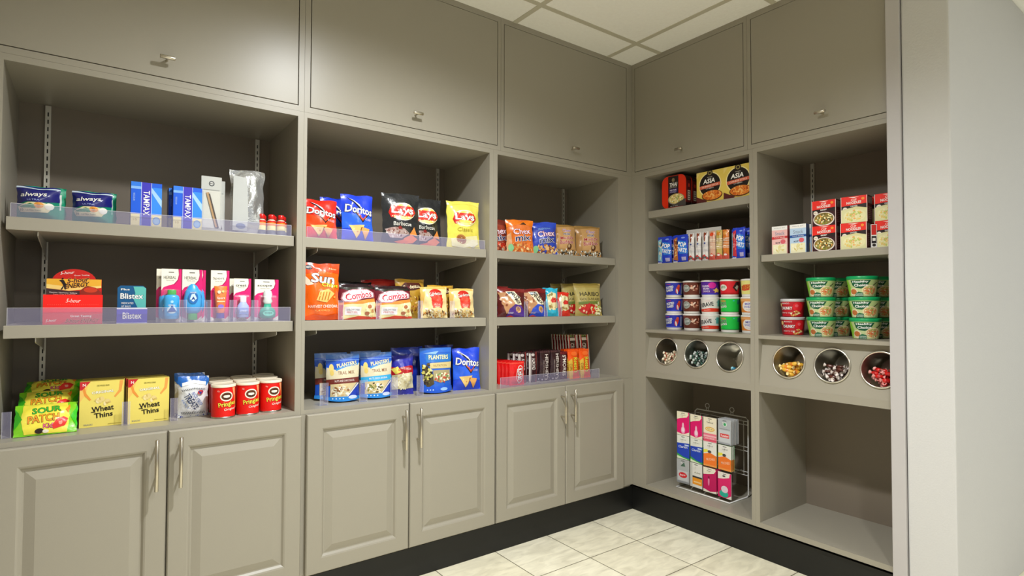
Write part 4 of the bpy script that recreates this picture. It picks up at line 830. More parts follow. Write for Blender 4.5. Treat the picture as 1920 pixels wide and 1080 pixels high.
almond = bar(.052, .150, .014, '#3a1c20', [R(.05, 0, .28, .95, '#b8aca8'), R(.05, 0, .14, .95, '#e4dcd8'), T('ALMOND', .55, .6, 1.1, .14, '#e8dcd8', -90, .02), R(.85, 0, .95, 1, '#8a2020'), E(.5, .9, .2, .05, '#c8bcb8')], 142)
barrow('alm', almond, -.690, .085, 3, -.010, .030, 'brown almond bar with silver stripe, left of the plain ones', 'brown almond bars')
barrow('alm', almond, -.628, .080, 3, -.006, .030, 'brown almond bar with silver stripe, touching the plain row', 'brown almond bars')
hershey = bar(.062, .150, .013, '#33181c', [T("HERSHEY'S", .64, .45, 2.1, .135, '#e6dcd4', -90, .02), T('MILK CHOCOLATE', .32, .42, 1.3, .03, '#c8b8b0', -90, 0), E(.2, .06, .06, .03, '#c8c0c8'), R(0, .94, 1, 1, '#4a2a2c')], 143)
barrow('her', hershey, -.550, .080, 5, -.004, .024, 'dark brown chocolate bar in the left of two lettered rows', 'dark brown chocolate bars')
barrow('her', hershey, -.480, .080, 5, -.004, .024, 'dark brown chocolate bar in the right of two lettered rows', 'dark brown chocolate bars')
smore = bar(.048, .140, .013, '#4a1a1e', [T("S'MORES", .5, .5, 2.2, .17, '#efe8dc', -90, .025), R(0, .92, 1, 1, '#7a1c20')], 144)
barrow('smo', smore, -.422, .082, 3, 0, .024, 'narrow maroon bar squeezed beside the orange packets', 'narrow maroon bars')
reese = bar(.070, .150, .020, '#f0560e', [T("Reese's", .62, .46, 1.1, .20, '#f4dc3c', -90, .03, '#6a2408'), P([(.0, .6), (.3, .7), (.3, .0), (0, 0)], '#d8b03a'), T('CUPS', .16, .4, .5, .10, '#7a3a14', -90, .02), E(.55, .85, .3, .07, '#f87028')], 145)
barrow('ree', reese, -.368, .055, 3, .002, .030, 'orange peanut butter cup packet in the left of two rows', 'orange candy packets', lean=6)
barrow('ree', reese, -.294, .050, 3, .002, .030, 'orange peanut butter cup packet in the right of two rows', 'orange candy packets', lean=6)
crunch = bar(.066, .218, .012, '#4a2c1c', [R(0, .95, 1, 1, '#8a9a4a'), R(.86, 0, 1, 1, '#f0e0d0'), R(.74, 0, .86, 1, '#c02018'), R(0, 0, .10, 1, '#f0e0d0'), R(.10, 0, .2, 1, '#c02018'), R(.2, .86, .74, .93, '#e8dcc8'), T('CRUNCH', .4, .6, 1.3, .12, '#e8d8c8', -90, .02)], 146)
barrow('cru', crunch, -.285, .150, 7, -.003, .019, 'tall brown and white edged bar fanned behind the orange packets, left column', 'tall fanned bars', lean=5)
barrow('cru', crunch, -.208, .140, 7, -.003, .019, 'tall brown and white edged bar fanned behind the orange packets, right column', 'tall fanned bars', lean=5)

# ================================================================== short wall, left unit
def thai():
    W, H, D = .150, .168, .045
    e = empty('noodle_tray'); r = .035
    def rr(w, h, r, n=6):
        q = []
        for cx, cz, a0 in ((w/2-r, h-r, 0), (-w/2+r, h-r, 90), (-w/2+r, r, 180), (w/2-r, r, 270)):
            for k in range(n+1): a = math.radians(a0+90*k/n); q.append((cx+r*math.cos(a), cz+r*math.sin(a)))
        return q
    m = MB(); m.prism([(x, z) for x, z in rr(W, H, r)][::-1], 0.004, D, ink('#2a1614', 'plastic')); m.prism([(x, z) for x, z in rr(W*.995, H*.995, r)][::-1], 0, .004, ink('#e03010'))
    S = lambda u, v, o=0: Vector(((u-.5)*W, -o, v*H))
    lay(m, S, W, H, [P([(.27, .02), (.70, .02), (.70, .98), (.27, .98)], '#20120e'), E(.485, .86, .06, .06, '#8a7a5a'), T('THAI', .485, .72, .32, .12, '#f4f0e8', 0, .04, None, .1), T('KITCHEN', .49, .63, .3, .03, '#d8d0c0', 0, 0), R(.30, .46, .66, .59, '#3a2464'), T('PAD THAI', .48, .545, .26, .045, '#f0e8f0', 0, .02), T('NOODLES', .48, .485, .24, .035, '#c8c0d8', 0, 0),
        E(.60, .26, .34, .17, '#8a8478'), E(.60, .27, .31, .15, '#d8c070'), B(.60, .28, .28, .13, ['#e8d498', '#f4e8b8', '#c89a50', '#8ca050', '#f0f0d8'], 70, .035, 16), P([(.55, .10), (1, .24), (1, .02), (.6, .02)], '#4a4440'), T('NET WT 9.8 OZ', .52, .05, .3, .03, '#e8e0d8', 0, 0)])
    m.build('tray', e)
    s = MB(); s.box(W/2-.0002, .006, .02, W/2+.0012, D-.004, H-.035, ink('#5a1c1c')); lay(s, lambda u, v, o=0: Vector((W/2+.0012+o, .006+u*(D-.01), .02+v*(H-.055))), D-.01, H-.055, [R(.2, .1, .8, .55, '#d8ccb8'), R(.3, .7, .7, .85, '#b8382c')]+[R(.3, .15+.1*k, .7, .19+.1*k, '#4a3a3a') for k in range(4)]); s.build('sleeve', e); return e
for k in range(4): put('thai', thai, *Cc(-.254-.0*k, ZC1, .032+.049*k, 0), ['front', 'second', 'third', 'rearmost'][k]+' rounded red and black noodle tray in its row', 'noodle tray', 'rounded red noodle trays')
def asia():
    return one('noodle_box', box_pack(.150, .152, .05, '#e2c65a', [P([(0, 1), (.15, 1), (0, .8)], '#e8d078'), E(.50, .56, .42, .40, '#f0e0a0'), E(.50, .56, .385, .37, '#1c120e'), E(.50, .93, .11, .10, '#2a1c12'), E(.5, .93, .07, .065, '#a89a5a'), E(.5, .93, .05, .045, '#2a1c12'), T('simply', .50, .80, .2, .04, '#d8d0c0', 0, 0), T('ASIA', .48, .68, .44, .15, '#f6f2ea', 2, .04, None, .15),
        P([(.12, .54), (.88, .60), (.88, .50), (.12, .43)], '#d2664a'), T('CHINESE STYLE', .5, .52, .6, .05, '#f4d8c8', 4, .02), T('LO MEIN', .5, .44, .28, .03, '#e8e0d8', 3, .01), P([(0, .0), (0, .22), (.4, .04), (.35, 0)], '#5a2420'), E(.58, .20, .38, .17, '#5a3018'), E(.58, .21, .35, .15, '#d87828'), B(.58, .21, .33, .13, ['#e88a30', '#d06018', '#f0a850', '#b04814', '#f4c070'], 90, .03, 17)], side='#c8a040', top='#7a3020', sops=[R(.2, .2, .8, .8, '#8a6a34'), P([(0, 0), (.8, 0), (0, .3)], '#6a2c20')]))
for i, y in enumerate((-.468, -.6180)):
    for k in range(2): put('asia', asia, *Cc(y, ZC1, .032+.054*k), '%s yellow and black noodle box in the %s' % (('front', 'rear')[k], ('left row, next to the red trays', 'right row, against the partition')[i]), 'noodle box', 'yellow noodle boxes')
def poptart(fc, seed):
    def f(): return one('pastry_packet', bag_pack(.088, .140, .024, '#2440c8', [P([(0, .1), (.35, .06), (.42, .6), (.3, .92), (0, .86)], fc[0]), B(.2, .5, .16, .34, fc, 26, .09, seed), P([(.28, .84), (.42, .70), (.36, .62), (.30, .66)], '#1a1c3a'), P([(.4, .8), (.9, .74), (1, .3), (.5, .3)], '#2a7ad8'), T('POP', .66, .64, .50, .17, '#f6f6f4', -12, .05), T('TARTS', .66, .44, .58, .15, '#f6f6f4', -12, .04), R(.62, .06, .9, .19, '#b8b0d8'), R(.0, 0, .3, .04, '#f0f0f0'), E(.72, .88, .12, .03, '#8aa4f0')], seed, wr=.3, pinch=.02))
    return f
ptS, ptB, ptR = poptart(['#8cc8e0', '#e8e4d0', '#5a9ad0', '#f0c8a0'], 151), poptart(['#c8743a', '#a04a20', '#e8a050', '#f0c880'], 152), poptart(['#d83a4a', '#e8707a', '#f0a8b0', '#c01c2c'], 153)
put('ptS', ptS, *Cc(-.187, ZC2, .032), 'front blue pastry packet with pale frosting picture, leftmost', 'pastry packet', 'blue pastry packets')
put('ptS', ptS, *Cc(-.187, ZC2, .064), 'blue pastry packet behind the leftmost one', 'pastry packet', 'blue pastry packets')
put('ptB', ptB, *Cc(-.287, ZC2, .032), 'front blue pastry packet with brown cinnamon picture', 'pastry packet', 'blue pastry packets')
put('ptB', ptB, *Cc(-.287, ZC2, .064), 'blue pastry packet behind the brown cinnamon one', 'pastry packet', 'blue pastry packets')
def whitep():
    return one('cereal_bar', bag_pack(.034, .142, .02, '#e4e0dc', [P([(.3, .98), (.75, .98), (.6, .66), (.42, .72)], '#8a4028'), T('SPECIAL', .5, .45, 1.5, .4, '#c8c4cc', -90, 0), E(.6, .60, .12, .03, '#3a4a8a'), P([(.0, .14), (.5, .22), (1, .10), (1, .03), (.5, .1), (0, .05)], '#c83a3a'), E(.5, .12, .3, .03, '#5a6a6a')], 154, wr=.5, pinch=.03))
for k in range(3): put('whp', whitep, *Cc(-.352-.040*k, ZC2, .034), 'slim white wrapped cereal bar, %s of three' % ['left', 'middle', 'right'][k], 'cereal bar', 'slim white cereal bars')
def orangep(c1, c2, seed):
    def f(): return one('cereal_bar', bag_pack(.034, .142, .02, c1, [E(.5, .88, .34, .06, c2), T('NUTRI', .5, .55, 1.4, .4, '#f8e8d0', -90, .01), P([(0, .1), (.5, .24), (1, .14), (1, 0), (0, 0)], '#d85a4a'), E(.5, .16, .25, .03, '#f4e4dc')], seed, wr=.5, pinch=.03))
    return f
put('org1', orangep('#d8a890', '#e04a1c', 155), *Cc(-.472, ZC2, .034), 'slim pale orange cereal bar with a red dot', 'cereal bar', 'slim orange cereal bars')
put('org2', orangep('#c8b060', '#d88a2c', 156), *Cc(-.508, ZC2, .036), 'slim green gold cereal bar', 'cereal bar', 'slim orange cereal bars')
put('org3', orangep('#d87a30', '#e8a050', 157), *Cc(-.543, ZC2, .038), 'slim orange cereal bar touching the blue packets', 'cereal bar', 'slim orange cereal bars')
card_w = MB(); card_w.bbox(-.10, .0, 0, .10, .002, .165, ink('#d8d4cc'), .0006)
tag(card_w.build('backing_card', None, (.075, -.400, ZC2+.0005), RZ), 'white backing card standing behind the slim white cereal bars', 'card')
put('ptS', ptS, *Cc(-.590, ZC2, .066), 'blue pastry packet behind the slim orange bars', 'pastry packet', 'blue pastry packets', sc=(.8, 1, 1.02))
put('ptR', ptR, *Cc(-.612, ZC2, .034), 'blue pastry packet with red fruit picture', 'pastry packet', 'blue pastry packets', sc=(.72, 1, 1.03))
put('ptS', ptS, *Cc(-.672, ZC2, .060), 'blue pastry packet at the right end against the partition', 'pastry packet', 'blue pastry packets', sc=(.44, 1, 1.06))
put('ptR', ptR, *Cc(-.612, ZC2, .098), 'blue pastry packet behind the red fruit one', 'pastry packet', 'blue pastry packets', sc=(.72, 1, 1.06))
# cereal cups
def Cr(yc, z, d, r, da):
    """round pack on the short wall turned by da degrees; d = depth of its foremost point"""
    a = RZ+math.radians(da); return ((d+r+r*math.sin(a), yc-r*math.cos(a), z), a)
def cup(key, col, ops):
    def f():
        e = empty('cereal_cup'); r0, r1, H = .041, .0475, .0855; C0 = Matrix.Translation((0, r1, 0))
        m = MB(); m.lathe([(r0-.001, 0), (r0, .002), (r0+.001, .012)], ink('#efece6', 'plastic'), 36, C0)
        round_pack(r0+.0012, r1-.001, .012, .076, col, ops, 36, 'card', m); m.build('cup', e)
        l = MB(); l.lathe([(r1-.001, .076), (r1, .0765), (r1, .0805), (r1-.002, .083), (r1-.006, .0852), (0, .0852)], ink('#efece6', 'plastic'), 36, C0, cap=False); l.build('lid', e); return e
    return f
cups = {'frost': cup('frost', '#2a34b0', [T('FROSTED', .33, .62, .34, .22, '#f4f4f4', 8, .05, '#1a1a60', .2), T('FLAKES', .33, .38, .30, .20, '#f4f4f4', 8, .05, '#1a1a60', .2), E(.66, .45, .07, .34, '#d8402c', -.3), E(.64, .30, .03, .22, '#f0e4dc', .2), E(.70, .74, .05, .12, '#e05a3c', .6), T('Kelloggs', .3, .86, .2, .1, '#d84a5a', 4, .02), R(0, .0, 1, .08, '#4a5ad8'), R(.8, .1, .92, .9, '#9aa0c8')]),
        'choc': cup('choc', '#6a3222', [E(.32, .52, .15, .30, '#a8aca4'), E(.32, .52, .12, .22, '#8a9088'), T('COCOA', .32, .54, .2, .16, '#e8ece8', 10, .03), B(.66, .55, .14, .34, ['#e8c0a0', '#d89478', '#f4dcc8', '#8a4a38'], 14, .055, 21), R(.86, .1, .95, .9, '#b8b0b0'), T('Kelloggs', .3, .88, .2, .08, '#d88a8a', 0, 0)]),
        'fruit': cup('fruit', '#5a2a9c', [E(.56, .72, .14, .24, '#d82aa0'), P([(.72, .55), (.66, .40), (.58, .36), (.66, .28), (.66, .12), (.74, .22), (.84, .16), (.80, .30), (.88, .38), (.78, .42)], '#f4d86a'), T('RAISIN', .32, .66, .28, .16, '#e8dcf0', 0, .04), T('BRAN', .34, .46, .24, .16, '#e8dcf0', 0, .04), T('CRUNCH', .34, .26, .28, .14, '#e8dcf0', 0, .03), R(.84, .5, .94, .92, '#3a3a6a'), R(0, 0, 1, .1, '#3a3ac0')]),
        'apple': cup('apple', '#dc2430', [E(.28, .52, .15, .24, '#e8e0d8'), T('APPLE', .28, .54, .2, .18, '#3a8a3a', 6, .04), P([(.62, .5), (.72, .9), (.86, .95), (.88, .5), (.76, .2)], '#3a1c24'), P([(.70, .5), (.80, .3), (.86, .6), (.78, .7)], '#b8b8a8'), R(0, 0, 1, .12, '#b81c20')]),
        'corn': cup('corn', '#ebe48a', [P([(.08, .3), (.2, .7), (.44, .72), (.42, .3), (.25, .25)], '#d84a34'), T('POPS', .27, .5, .32, .3, '#c02818', 6, .06, '#f0d850'), R(.74, .2, .9, .8, '#c8bc70'), E(.6, .5, .05, .08, '#e0a830')]),
        'krave': cup('krave', '#e6e2dc', [T('KRAVE', .36, .56, .48, .32, '#3a3a3a', 8, .05), P([(0, .0), (0, .16), (.5, .28), (1, .24), (1, 0)], '#e03a24'), T('chocolate', .36, .14, .26, .1, '#f8d8c8', 4, .0), R(.76, .42, .90, .9, '#5ab0b0'), R(.72, .7, .75, .8, '#3a8a9a'), T('Kelloggs', .4, .84, .18, .07, '#d88a8a', 4, 0)]),
        'green': cup('green', '#1ec84a', [T('APPLE', .24, .62, .28, .20, '#1a3a1c', 6, .04, '#d8f0d8'), T('JACKS', .25, .38, .30, .20, '#f4f4ec', 6, .05, '#123a1c'), E(.26, .84, .12, .08, '#b89a4a'), R(.76, .6, .9, .92, '#2a7a6a'), R(.6, .82, .66, .9, '#3ac8c8'), R(0, 0, 1, .06, '#149a3a')]),
        'mini': cup('mini', '#e08434', [E(.46, .46, .24, .40, '#f2ece4'), T('MINI', .46, .62, .26, .18, '#7a7ac0', 0, .04), T('WHEATS', .46, .40, .34, .18, '#7a7ac0', 0, .04), T('frosted', .46, .2, .2, .06, '#3a3a5a', 0, 0), R(.0, .8, 1, .98, '#e8a868')])}
COLS = [('frost', 'frost', 'frost'), ('choc', 'choc', 'choc'), ('krave', 'krave', 'fruit'), ('green', 'green', 'apple'), ('mini', 'mini', 'corn')]
CN = {'frost': 'blue cereal cup with a red orange shape', 'choc': 'brown chocolate cereal cup', 'krave': 'white and red cereal cup', 'fruit': 'purple cereal cup', 'green': 'green apple cereal cup', 'apple': 'red cereal cup', 'mini': 'orange and white cereal cup', 'corn': 'pale yellow cereal cup'}
for i, (yc, d) in enumerate([(-.172, .092), (-.284, .092), (-.392, .094), (-.502, .094), (-.614, .094)]):
    for k in range(3):
        key = COLS[i][k]; dd = [0, .004, -.003][(i+k) % 3]
        put('cup_'+key, cups[key], *Cr(yc+dd*.5, ZC3+.0858*k, d+dd, .0475, 30+(i*7+k*11) % 13-6), '%s, %s of the %s stack' % (CN[key], ['bottom', 'middle', 'top'][k], ['first', 'second', 'third', 'fourth', 'fifth'][i]), 'cereal cup', 'stacked cereal cups')

# ================================================================== short wall, right unit
def snack(base, side, band):
    def f():
        return one('snack_box', box_pack(.066, .122, .034, base, [R(0, .86, 1, 1, '#eceae6'), T('SNACK KIT', .5, .93, .7, .03, '#6a6a70', 0, 0), T('Snack', .52, .74, .62, .13, '#8a96a8', 0, .01), P([(0, .62), (1, .64), (1, .56), (0, .53)], band), T('TUNA SALAD', .5, .59, .7, .035, W_, 1, 0), R(.05, 0, .95, .34, '#ece6c0'), B(.5, .18, .36, .14, ['#f4eed0', '#e0d494', '#ece0b0', '#d8c878'], 20, .09, 22), E(.72, .44, .16, .08, '#d8606a'), T('KIT', .4, .40, .3, .05, '#3a3a44', 0, .03)], side=side, top='#e8e6e0'))
    return f
snR, snB_ = snack('#eab8b4', '#c41c24', '#c83438'), snack('#b8d0e8', '#1c4490', '#20509a')
put('snR', snR, *Cc(-.813, ZD1, .034, 6), 'white and red tuna snack carton, first on the shelf', 'snack carton', 'small snack cartons')
put('snR', snR, *Cc(-.818, ZD1, .072, 6), 'white and red tuna snack carton behind the first one', 'snack carton', 'small snack cartons')
put('snB', snB_, *Cc(-.893, ZD1, .034, 6), 'white and blue tuna snack carton', 'snack carton', 'small snack cartons')
put('snB', snB_, *Cc(-.897, ZD1, .072, 6), 'white and blue tuna snack carton behind the first blue one', 'snack carton', 'small snack cartons')
def noodle(bowl, dark, word):
    def f():
        return one('noodle_carton', box_pack(.094, .104, .055, '#3a1418' if dark else '#dcd49a', [R(0, .64, 1, 1, '#e62a1e'), P([(0, .64), (1, .70), (1, .52), (.6, .60), (.3, .56), (0, .5)], '#241414'), P([(.3, .97), (.7, .97), (.5, .93)], '#f4e0d8'), T('CUP', .5, .86, .22, .09, '#f8d4cc', 2, .04), T('NOODLES', .5, .76, .56, .10, '#f8e4de', 2, .05, '#b01414'), E(.84, .88, .06, .05, '#f09030'), T(word, .5, .625, .26, .05, '#f4f0ea', 2, .03), E(.16, .52, .09, .08, '#e8e0d0'), T('NEW', .16, .52, .1, .04, '#b02020', 0, 0)]
            +([E(.50, .26, .44, .28, '#e8dcd4'), E(.50, .27, .40, .24, '#8a7434')] if dark else [P([(0, .5), (.3, .54), (1, .5), (1, 0), (0, 0)], '#dcd8a4'), E(.52, .26, .42, .24, '#e6dfae')])+[B(.5, .27, .34, .19, bowl, 60, .05, 23 if dark else 24), R(0, 0, .02, 1, '#f0dcd4'), R(.98, 0, 1, 1, '#f0dcd4')], side='#5a1c22', top='#e8402c', sops=[R(.1, .1, .9, .6, '#6a2a2c')]+[R(.15, .12+k*.07, .85, .14+k*.07, '#a88a88') for k in range(7)]+[R(.1, .7, .9, .95, '#8a8480')]))
    return f
cnB = noodle(['#e8dc90', '#f4ecc0', '#8a9a3c', '#5a5a28', '#e8a050', '#3a3418'], True, 'BEEF'); cnC = noodle(['#efe8b8', '#e8c870', '#e0d890', '#f0a860', '#b8c868'], False, 'CHICKEN')
for k in range(2):
    put('cnB', cnB, *Cc(-1.000, ZD1+.1045*k, .034, 2), ['lower', 'upper'][k]+' red and dark beef noodle carton in the left stack', 'noodle carton', 'stacked noodle cartons')
    put('cnC', cnC, *Cc(-1.112-.003*k, ZD1+.1045*k, .034, 4), ['lower', 'upper'][k]+' red and cream chicken noodle carton, front of the middle stack', 'noodle carton', 'stacked noodle cartons')
    put('cnC', cnC, *Cc(-1.116-.003*k, ZD1+.1045*k, .098, 4), ['lower', 'upper'][k]+' red and cream noodle carton behind the middle stack', 'noodle carton', 'stacked noodle cartons', sc=(1, 1, .99))
    put('cnC', cnC, *Cc(-1.225, ZD1+.1045*k, .060+.002*k, 0), '%s red and cream noodle carton by the pale wall trim' % ['lower', 'upper'][k], 'noodle carton', 'stacked noodle cartons')
def sachet(): return one('seasoning_packet', box_pack(.020, .092, .006, '#e8e4e0', [R(.1, .55, .9, .98, '#c8241c'), R(.1, .2, .9, .5, '#1c1416'), R(.25, .3, .75, .42, '#e8e4dc'), E(.5, .12, .3, .06, '#2a2422')]))
def tub(key, r0, r1, H, wall, lidc, ops, lidh=.016):
    def f():
        e = empty('meal_bowl'); C0 = Matrix.Translation((0, r1, 0)); m = MB()
        m.lathe([(r0-.002, 0), (r0, .0015)], ink(wall, 'plastic'), 40, C0); round_pack(r0, r1-.002, .0015, H-lidh+.001, wall, ops, 40, 'card', m)
        m.build('bowl', e)
        l = MB(); l.lathe([(r1-.0015, H-lidh), (r1, H-lidh+.001), (r1, H-.004), (r1-.002, H-.001), (r1-.008, H-.0005), (r1-.010, H-.003), (0, H-.003)], ink(lidc, 'plastic'), 40, C0, cap=False); l.build('lid', e); return e
    return f
hc = tub('hc', .044, .0575, .0835, '#b8cc88', '#12a05c', [P([(0, 1), (.12, 1), (.2, .5), (.1, 0), (0, 0)], '#8ac83a'), P([(.12, 0), (.9, 0), (.9, .55), (.5, .62), (.2, .5)], '#c8d49a'), P([(.22, .96), (.66, .96), (.58, .60), (.46, .46), (.34, .50), (.26, .64)], '#125a3a'), T('Healthy', .44, .86, .34, .15, '#f2f4ee', 2, .05), T('Choice', .45, .67, .30, .16, '#f2f4ee', 2, .05), P([(.68, .6), (.82, .85), (.84, .83), (.70, .56)], '#3a3a1c'), E(.66, .34, .19, .32, '#e8d8a8'), E(.66, .34, .16, .26, '#d8a868'), B(.66, .34, .14, .22, ['#e8a870', '#c8643a', '#f0dcb0', '#e07848', '#a8b868', '#f4e8cc'], 44, .030, 25), E(.28, .26, .10, .22, '#e8dcc0'), E(.27, .28, .08, .16, '#c0703a'), P([(.30, .0), (.50, .0), (.50, .22), (.40, .28), (.32, .2)], '#186a44'), T('CHICKEN', .41, .14, .16, .07, '#f0f4e8', 0, .02), T('NOODLE', .41, .05, .16, .06, '#f0f4e8', 0, .02), B(.72, .08, .12, .08, ['#d8e0a0', '#f0f0d0', '#9ac860'], 10, .02, 26)])
ch = tub('ch', .043, .051, .0805, '#c01c28', '#cfcccc', [P([(0, 1), (.2, 1), (.28, .5), (.16, 0), (0, 0)], '#8a1c24'), E(.70, .64, .15, .32, '#e8202c'), E(.66, .72, .05, .10, '#f4606a'), B(.62, .20, .16, .16, ['#e8c070', '#f0dca0', '#d89040', '#f8ecc8'], 18, .04, 27), T('MANGO', .34, .88, .24, .1, '#f0dcd8', 0, .02), T('CHUNKY', .36, .56, .36, .2, '#f8f4ee', 0, .05, '#5a0c14'), T('cherry mix', .36, .24, .36, .14, '#e0c8c4', 0, .02), E(.15, .78, .05, .14, '#e8c880')], .014)
for k in range(2): put('ch', ch, *Cr(-.800, ZC3+.0810*k, .115, .051, [30, 18][k]), ['lower', 'upper'][k]+' red fruit bowl with a silver grey lid', 'fruit bowl', 'red fruit bowls')
for (yc, dd), st, rows in (((-.940, .075), 'left', 3), ((-1.108, .070), 'right', 3)):
    for j in range(rows):
        for k in range(3):
            if j == 2 and st == 'right': continue
            yy = yc-[.0, .012, .030][j]-(.006*(k == 0 and st == 'right')); yy += [.0, -.004, .003][k] if st == 'right' else 0
            lab = '%s green lidded meal bowl, %s of the %s group' % (['bottom', 'middle', 'top'][k], ['front', 'second row', 'back row'][j], st)
            put('hc', hc, *Cr(yy, ZC3+.0840*k, dd+.119*j, .0575, [26, 18, 24][k]), lab, 'meal bowl', 'green lidded meal bowls') if dd+.119*j+.116 < .41 else None
put('sachet', sachet, *Cc(-1.178, ZD1, .052, 30), 'narrow red and black packet between the middle and end noodle stacks', 'packet')

# ================================================================== clear fences and dividers
def fence(x0, x1, z, h, label, y=.0215):
    m = MB(); m.box(x0, y, z+.0003, x1, y+.0016, z+h, M_ACRYL); m.box(x0, y-.0002, z+h, x1, y+.0018, z+h+.0012, M_EDGE)
    m.box(x0, y+.0016, z+.0003, x1, y+.0060, z+.0012, M_ACRYL); m.box(x0-.0012, y-.0002, z+.0003, x0, y+.0018, z+h+.0012, M_EDGE); m.box(x1, y-.0002, z+.0003, x1+.0012, y+.0018, z+h+.0012, M_EDGE)
    tag(m.build('shelf_fence'), label, 'clear shelf fence', 'clear plastic fences along shelf edges')
fence(-2.566, -1.801, 1.3660, .038, 'clear plastic fence in front of the pad packets and tampon cartons')
fence(-2.568, -1.801, 1.0575, .049, 'clear plastic fence in front of the red energy display box')
fence(-1.744, -.957, 1.3660, .038, 'clear plastic fence in front of the blue and black chip bags')
fence(-.868, -.235, .7342, .046, 'clear plastic fence in front of the chocolate bars', .020)
def divider(h, d, wd):
    def f():
        m = MB(); m.box(-wd/2, 0, 0, wd/2, .0014, h, M_ACRYL); m.box(-.0006, .0014, .0, .0006, d, h*.92, M_CLEAR); m.box(-wd/2, .0, 0, wd/2, .02, .001, M_CLEAR)
        m.box(-wd/2-.0006, -.0002, 0, -wd/2+.0006, .0016, h, M_EDGE); m.box(wd/2-.0006, -.0002, 0, wd/2+.0006, .0016, h, M_EDGE); return one('shelf_divider', m)
    return f
d1, d2 = divider(.075, .03, .020), divider(.085, .03, .030)
for x, y, lab in [(-2.5675, .060, 'clear divider left of the gummy candy bags'), (-2.2845, .070, 'clear divider between the two rows of cracker boxes'), (-2.154, .060, 'clear divider between cracker boxes and the baseball bag')]: put('d1', d1, (x, y, ZA0), 0, lab, 'shelf divider', 'clear upright dividers')
for x, lab in [(-2.1375, 'straight and the oval blue bottle cards'), (-2.066, 'oval blue bottle and the orange tube cards'), (-1.9885, 'orange tube and the pale blue bottle cards'), (-1.9185, 'pale blue bottle and the green mouthwash cards')]: put('d1', d1, (x, .026, ZA2), 0, 'clear divider between the '+lab, 'shelf divider', 'clear upright dividers')
for x, y, lab in [(-1.665, .050, 'left of the dark red band nut pouch'), (-1.513, .042, 'between the two striped nut pouches'), (-1.377, .055, 'left of the popcorn bag'), (-1.262, .048, 'right of the popcorn bag')]: put('d2', d2, (x, y, ZA0), 0, 'tall clear divider on the deck '+lab, 'shelf divider', 'clear upright dividers')
for x, lab in [(-1.6125, 'orange chips and the left maroon bag'), (-1.460, 'two maroon pretzel bags'), (-1.276, 'right maroon bag and the cream bags'), (-1.122, 'two cream snack mix bags')]: put('d1', d1, (x, .024, ZA2), 0, 'clear divider between the '+lab, 'shelf divider', 'clear upright dividers')
for x, lab in [(-.718, 'between the two maroon nut bags'), (-.595, 'left of the turquoise candy bag'), (-.502, 'between the turquoise and the bright red candy bag')]: put('d1', d1, (x, .024, ZA2), 0, 'clear divider '+lab, 'shelf divider', 'clear upright dividers')

# ================================================================== round steel bins with wrapped candy
def steel_bin():
    m = MB(); ro, ri, L = .0668, .0652, .165
    m.lathe([(ro, 0), (ro, L), (0, L)], M_STEEL, 48, cap=False); m.lathe([(0, L-.002), (ri-.004, L-.002), (ri, L-.008), (ri, 0)], M_STEEL, 48, cap=False)
    b = one('candy_bin', m)
    r = MB(); pr = [(ri, -.0005)]+[(.0680+.0034*math.cos(a), -.0042-.0034*math.sin(a)) for a in [PI*k/8 for k in range(8, -1, -1)]]+[(ro, -.0008)]
    r.lathe(pr, pm('polished_rim', '#e4e0d4', .22, metal=.9, var=.02), 48, cap=False); r.build('rim', b); return b
BL_ = ['with red and cream wrapped candies, leftmost of all six', 'with dark green wrapped mints', 'nearly empty, with one teal candy', 'with yellow and orange wrapped taffy', 'with brown chocolate rolls', 'with bright red wrapped candies, cut off by the wall trim']
PHI = math.radians(100); tb = make('bin', steel_bin)
RB_ = Matrix.Rotation(PHI, 4, 'Y')
def bin_frame(i):
    x, y, z = BIN_SPOTS[i]; return Matrix.Translation((y, -x, z)) @ RB_
for i in range(6):
    o = tb[0] if i == 0 else dup(tb[0]); M = bin_frame(i); o.location = M.translation; o.rotation_euler = (0, PHI, 0)
    tag(o, 'round steel bin '+BL_[i], 'candy bin', 'round steel bins')
def candy(cols, L=.040, r=.0085):
    def f():
        m = MB(); a, b, c = cols
        m.lathe([(.0085, -L/2), (.0075, -L/2+.002), (.0022, -L/2+.008)], ink(b, 'film'), 8, cap=False)
        m.lathe([(.0022, -L/2+.008), (r*.8, -L/2+.0105), (r, -L*.10)], ink(a, 'film'), 8, cap=False); m.lathe([(r, -L*.10), (r, L*.10)], ink(c, 'film'), 8, cap=False)
        m.lathe([(r, L*.10), (r*.8, L/2-.0105), (.0022, L/2-.008)], ink(a, 'film'), 8, cap=False); m.lathe([(.0022, L/2-.008), (.0075, L/2-.002), (.0085, L/2)], ink(b, 'film'), 8, cap=False)
        return one('wrapped_candy', m)
    return f
FILL = [(0, ('#d8c8a8', '#efe2c8', '#a83a24'), 36, .036, .0070, 'red and cream wrapped candy in the leftmost steel bin'), (1, ('#1c2c26', '#c8d0c8', '#2f5a4a'), 48, .036, .0070, 'dark green wrapped mint in the second steel bin'), (2, ('#1c6a8a', '#8ac8d8', '#2a8aa8'), 1, .03, .008, 'single teal candy at the bottom of a steel bin'),
        (3, ('#e8b43c', '#f4dc9a', '#e0842c'), 26, .060, .0095, 'yellow and orange taffy in the fourth steel bin'), (4, ('#4a2418', '#e8dcd4', '#5a2c20'), 40, .046, .0070, 'brown chocolate roll in the fifth steel bin'), (5, ('#d01c18', '#f0a8a0', '#b01414'), 34, .042, .0085, 'bright red wrapped candy in the last steel bin')]
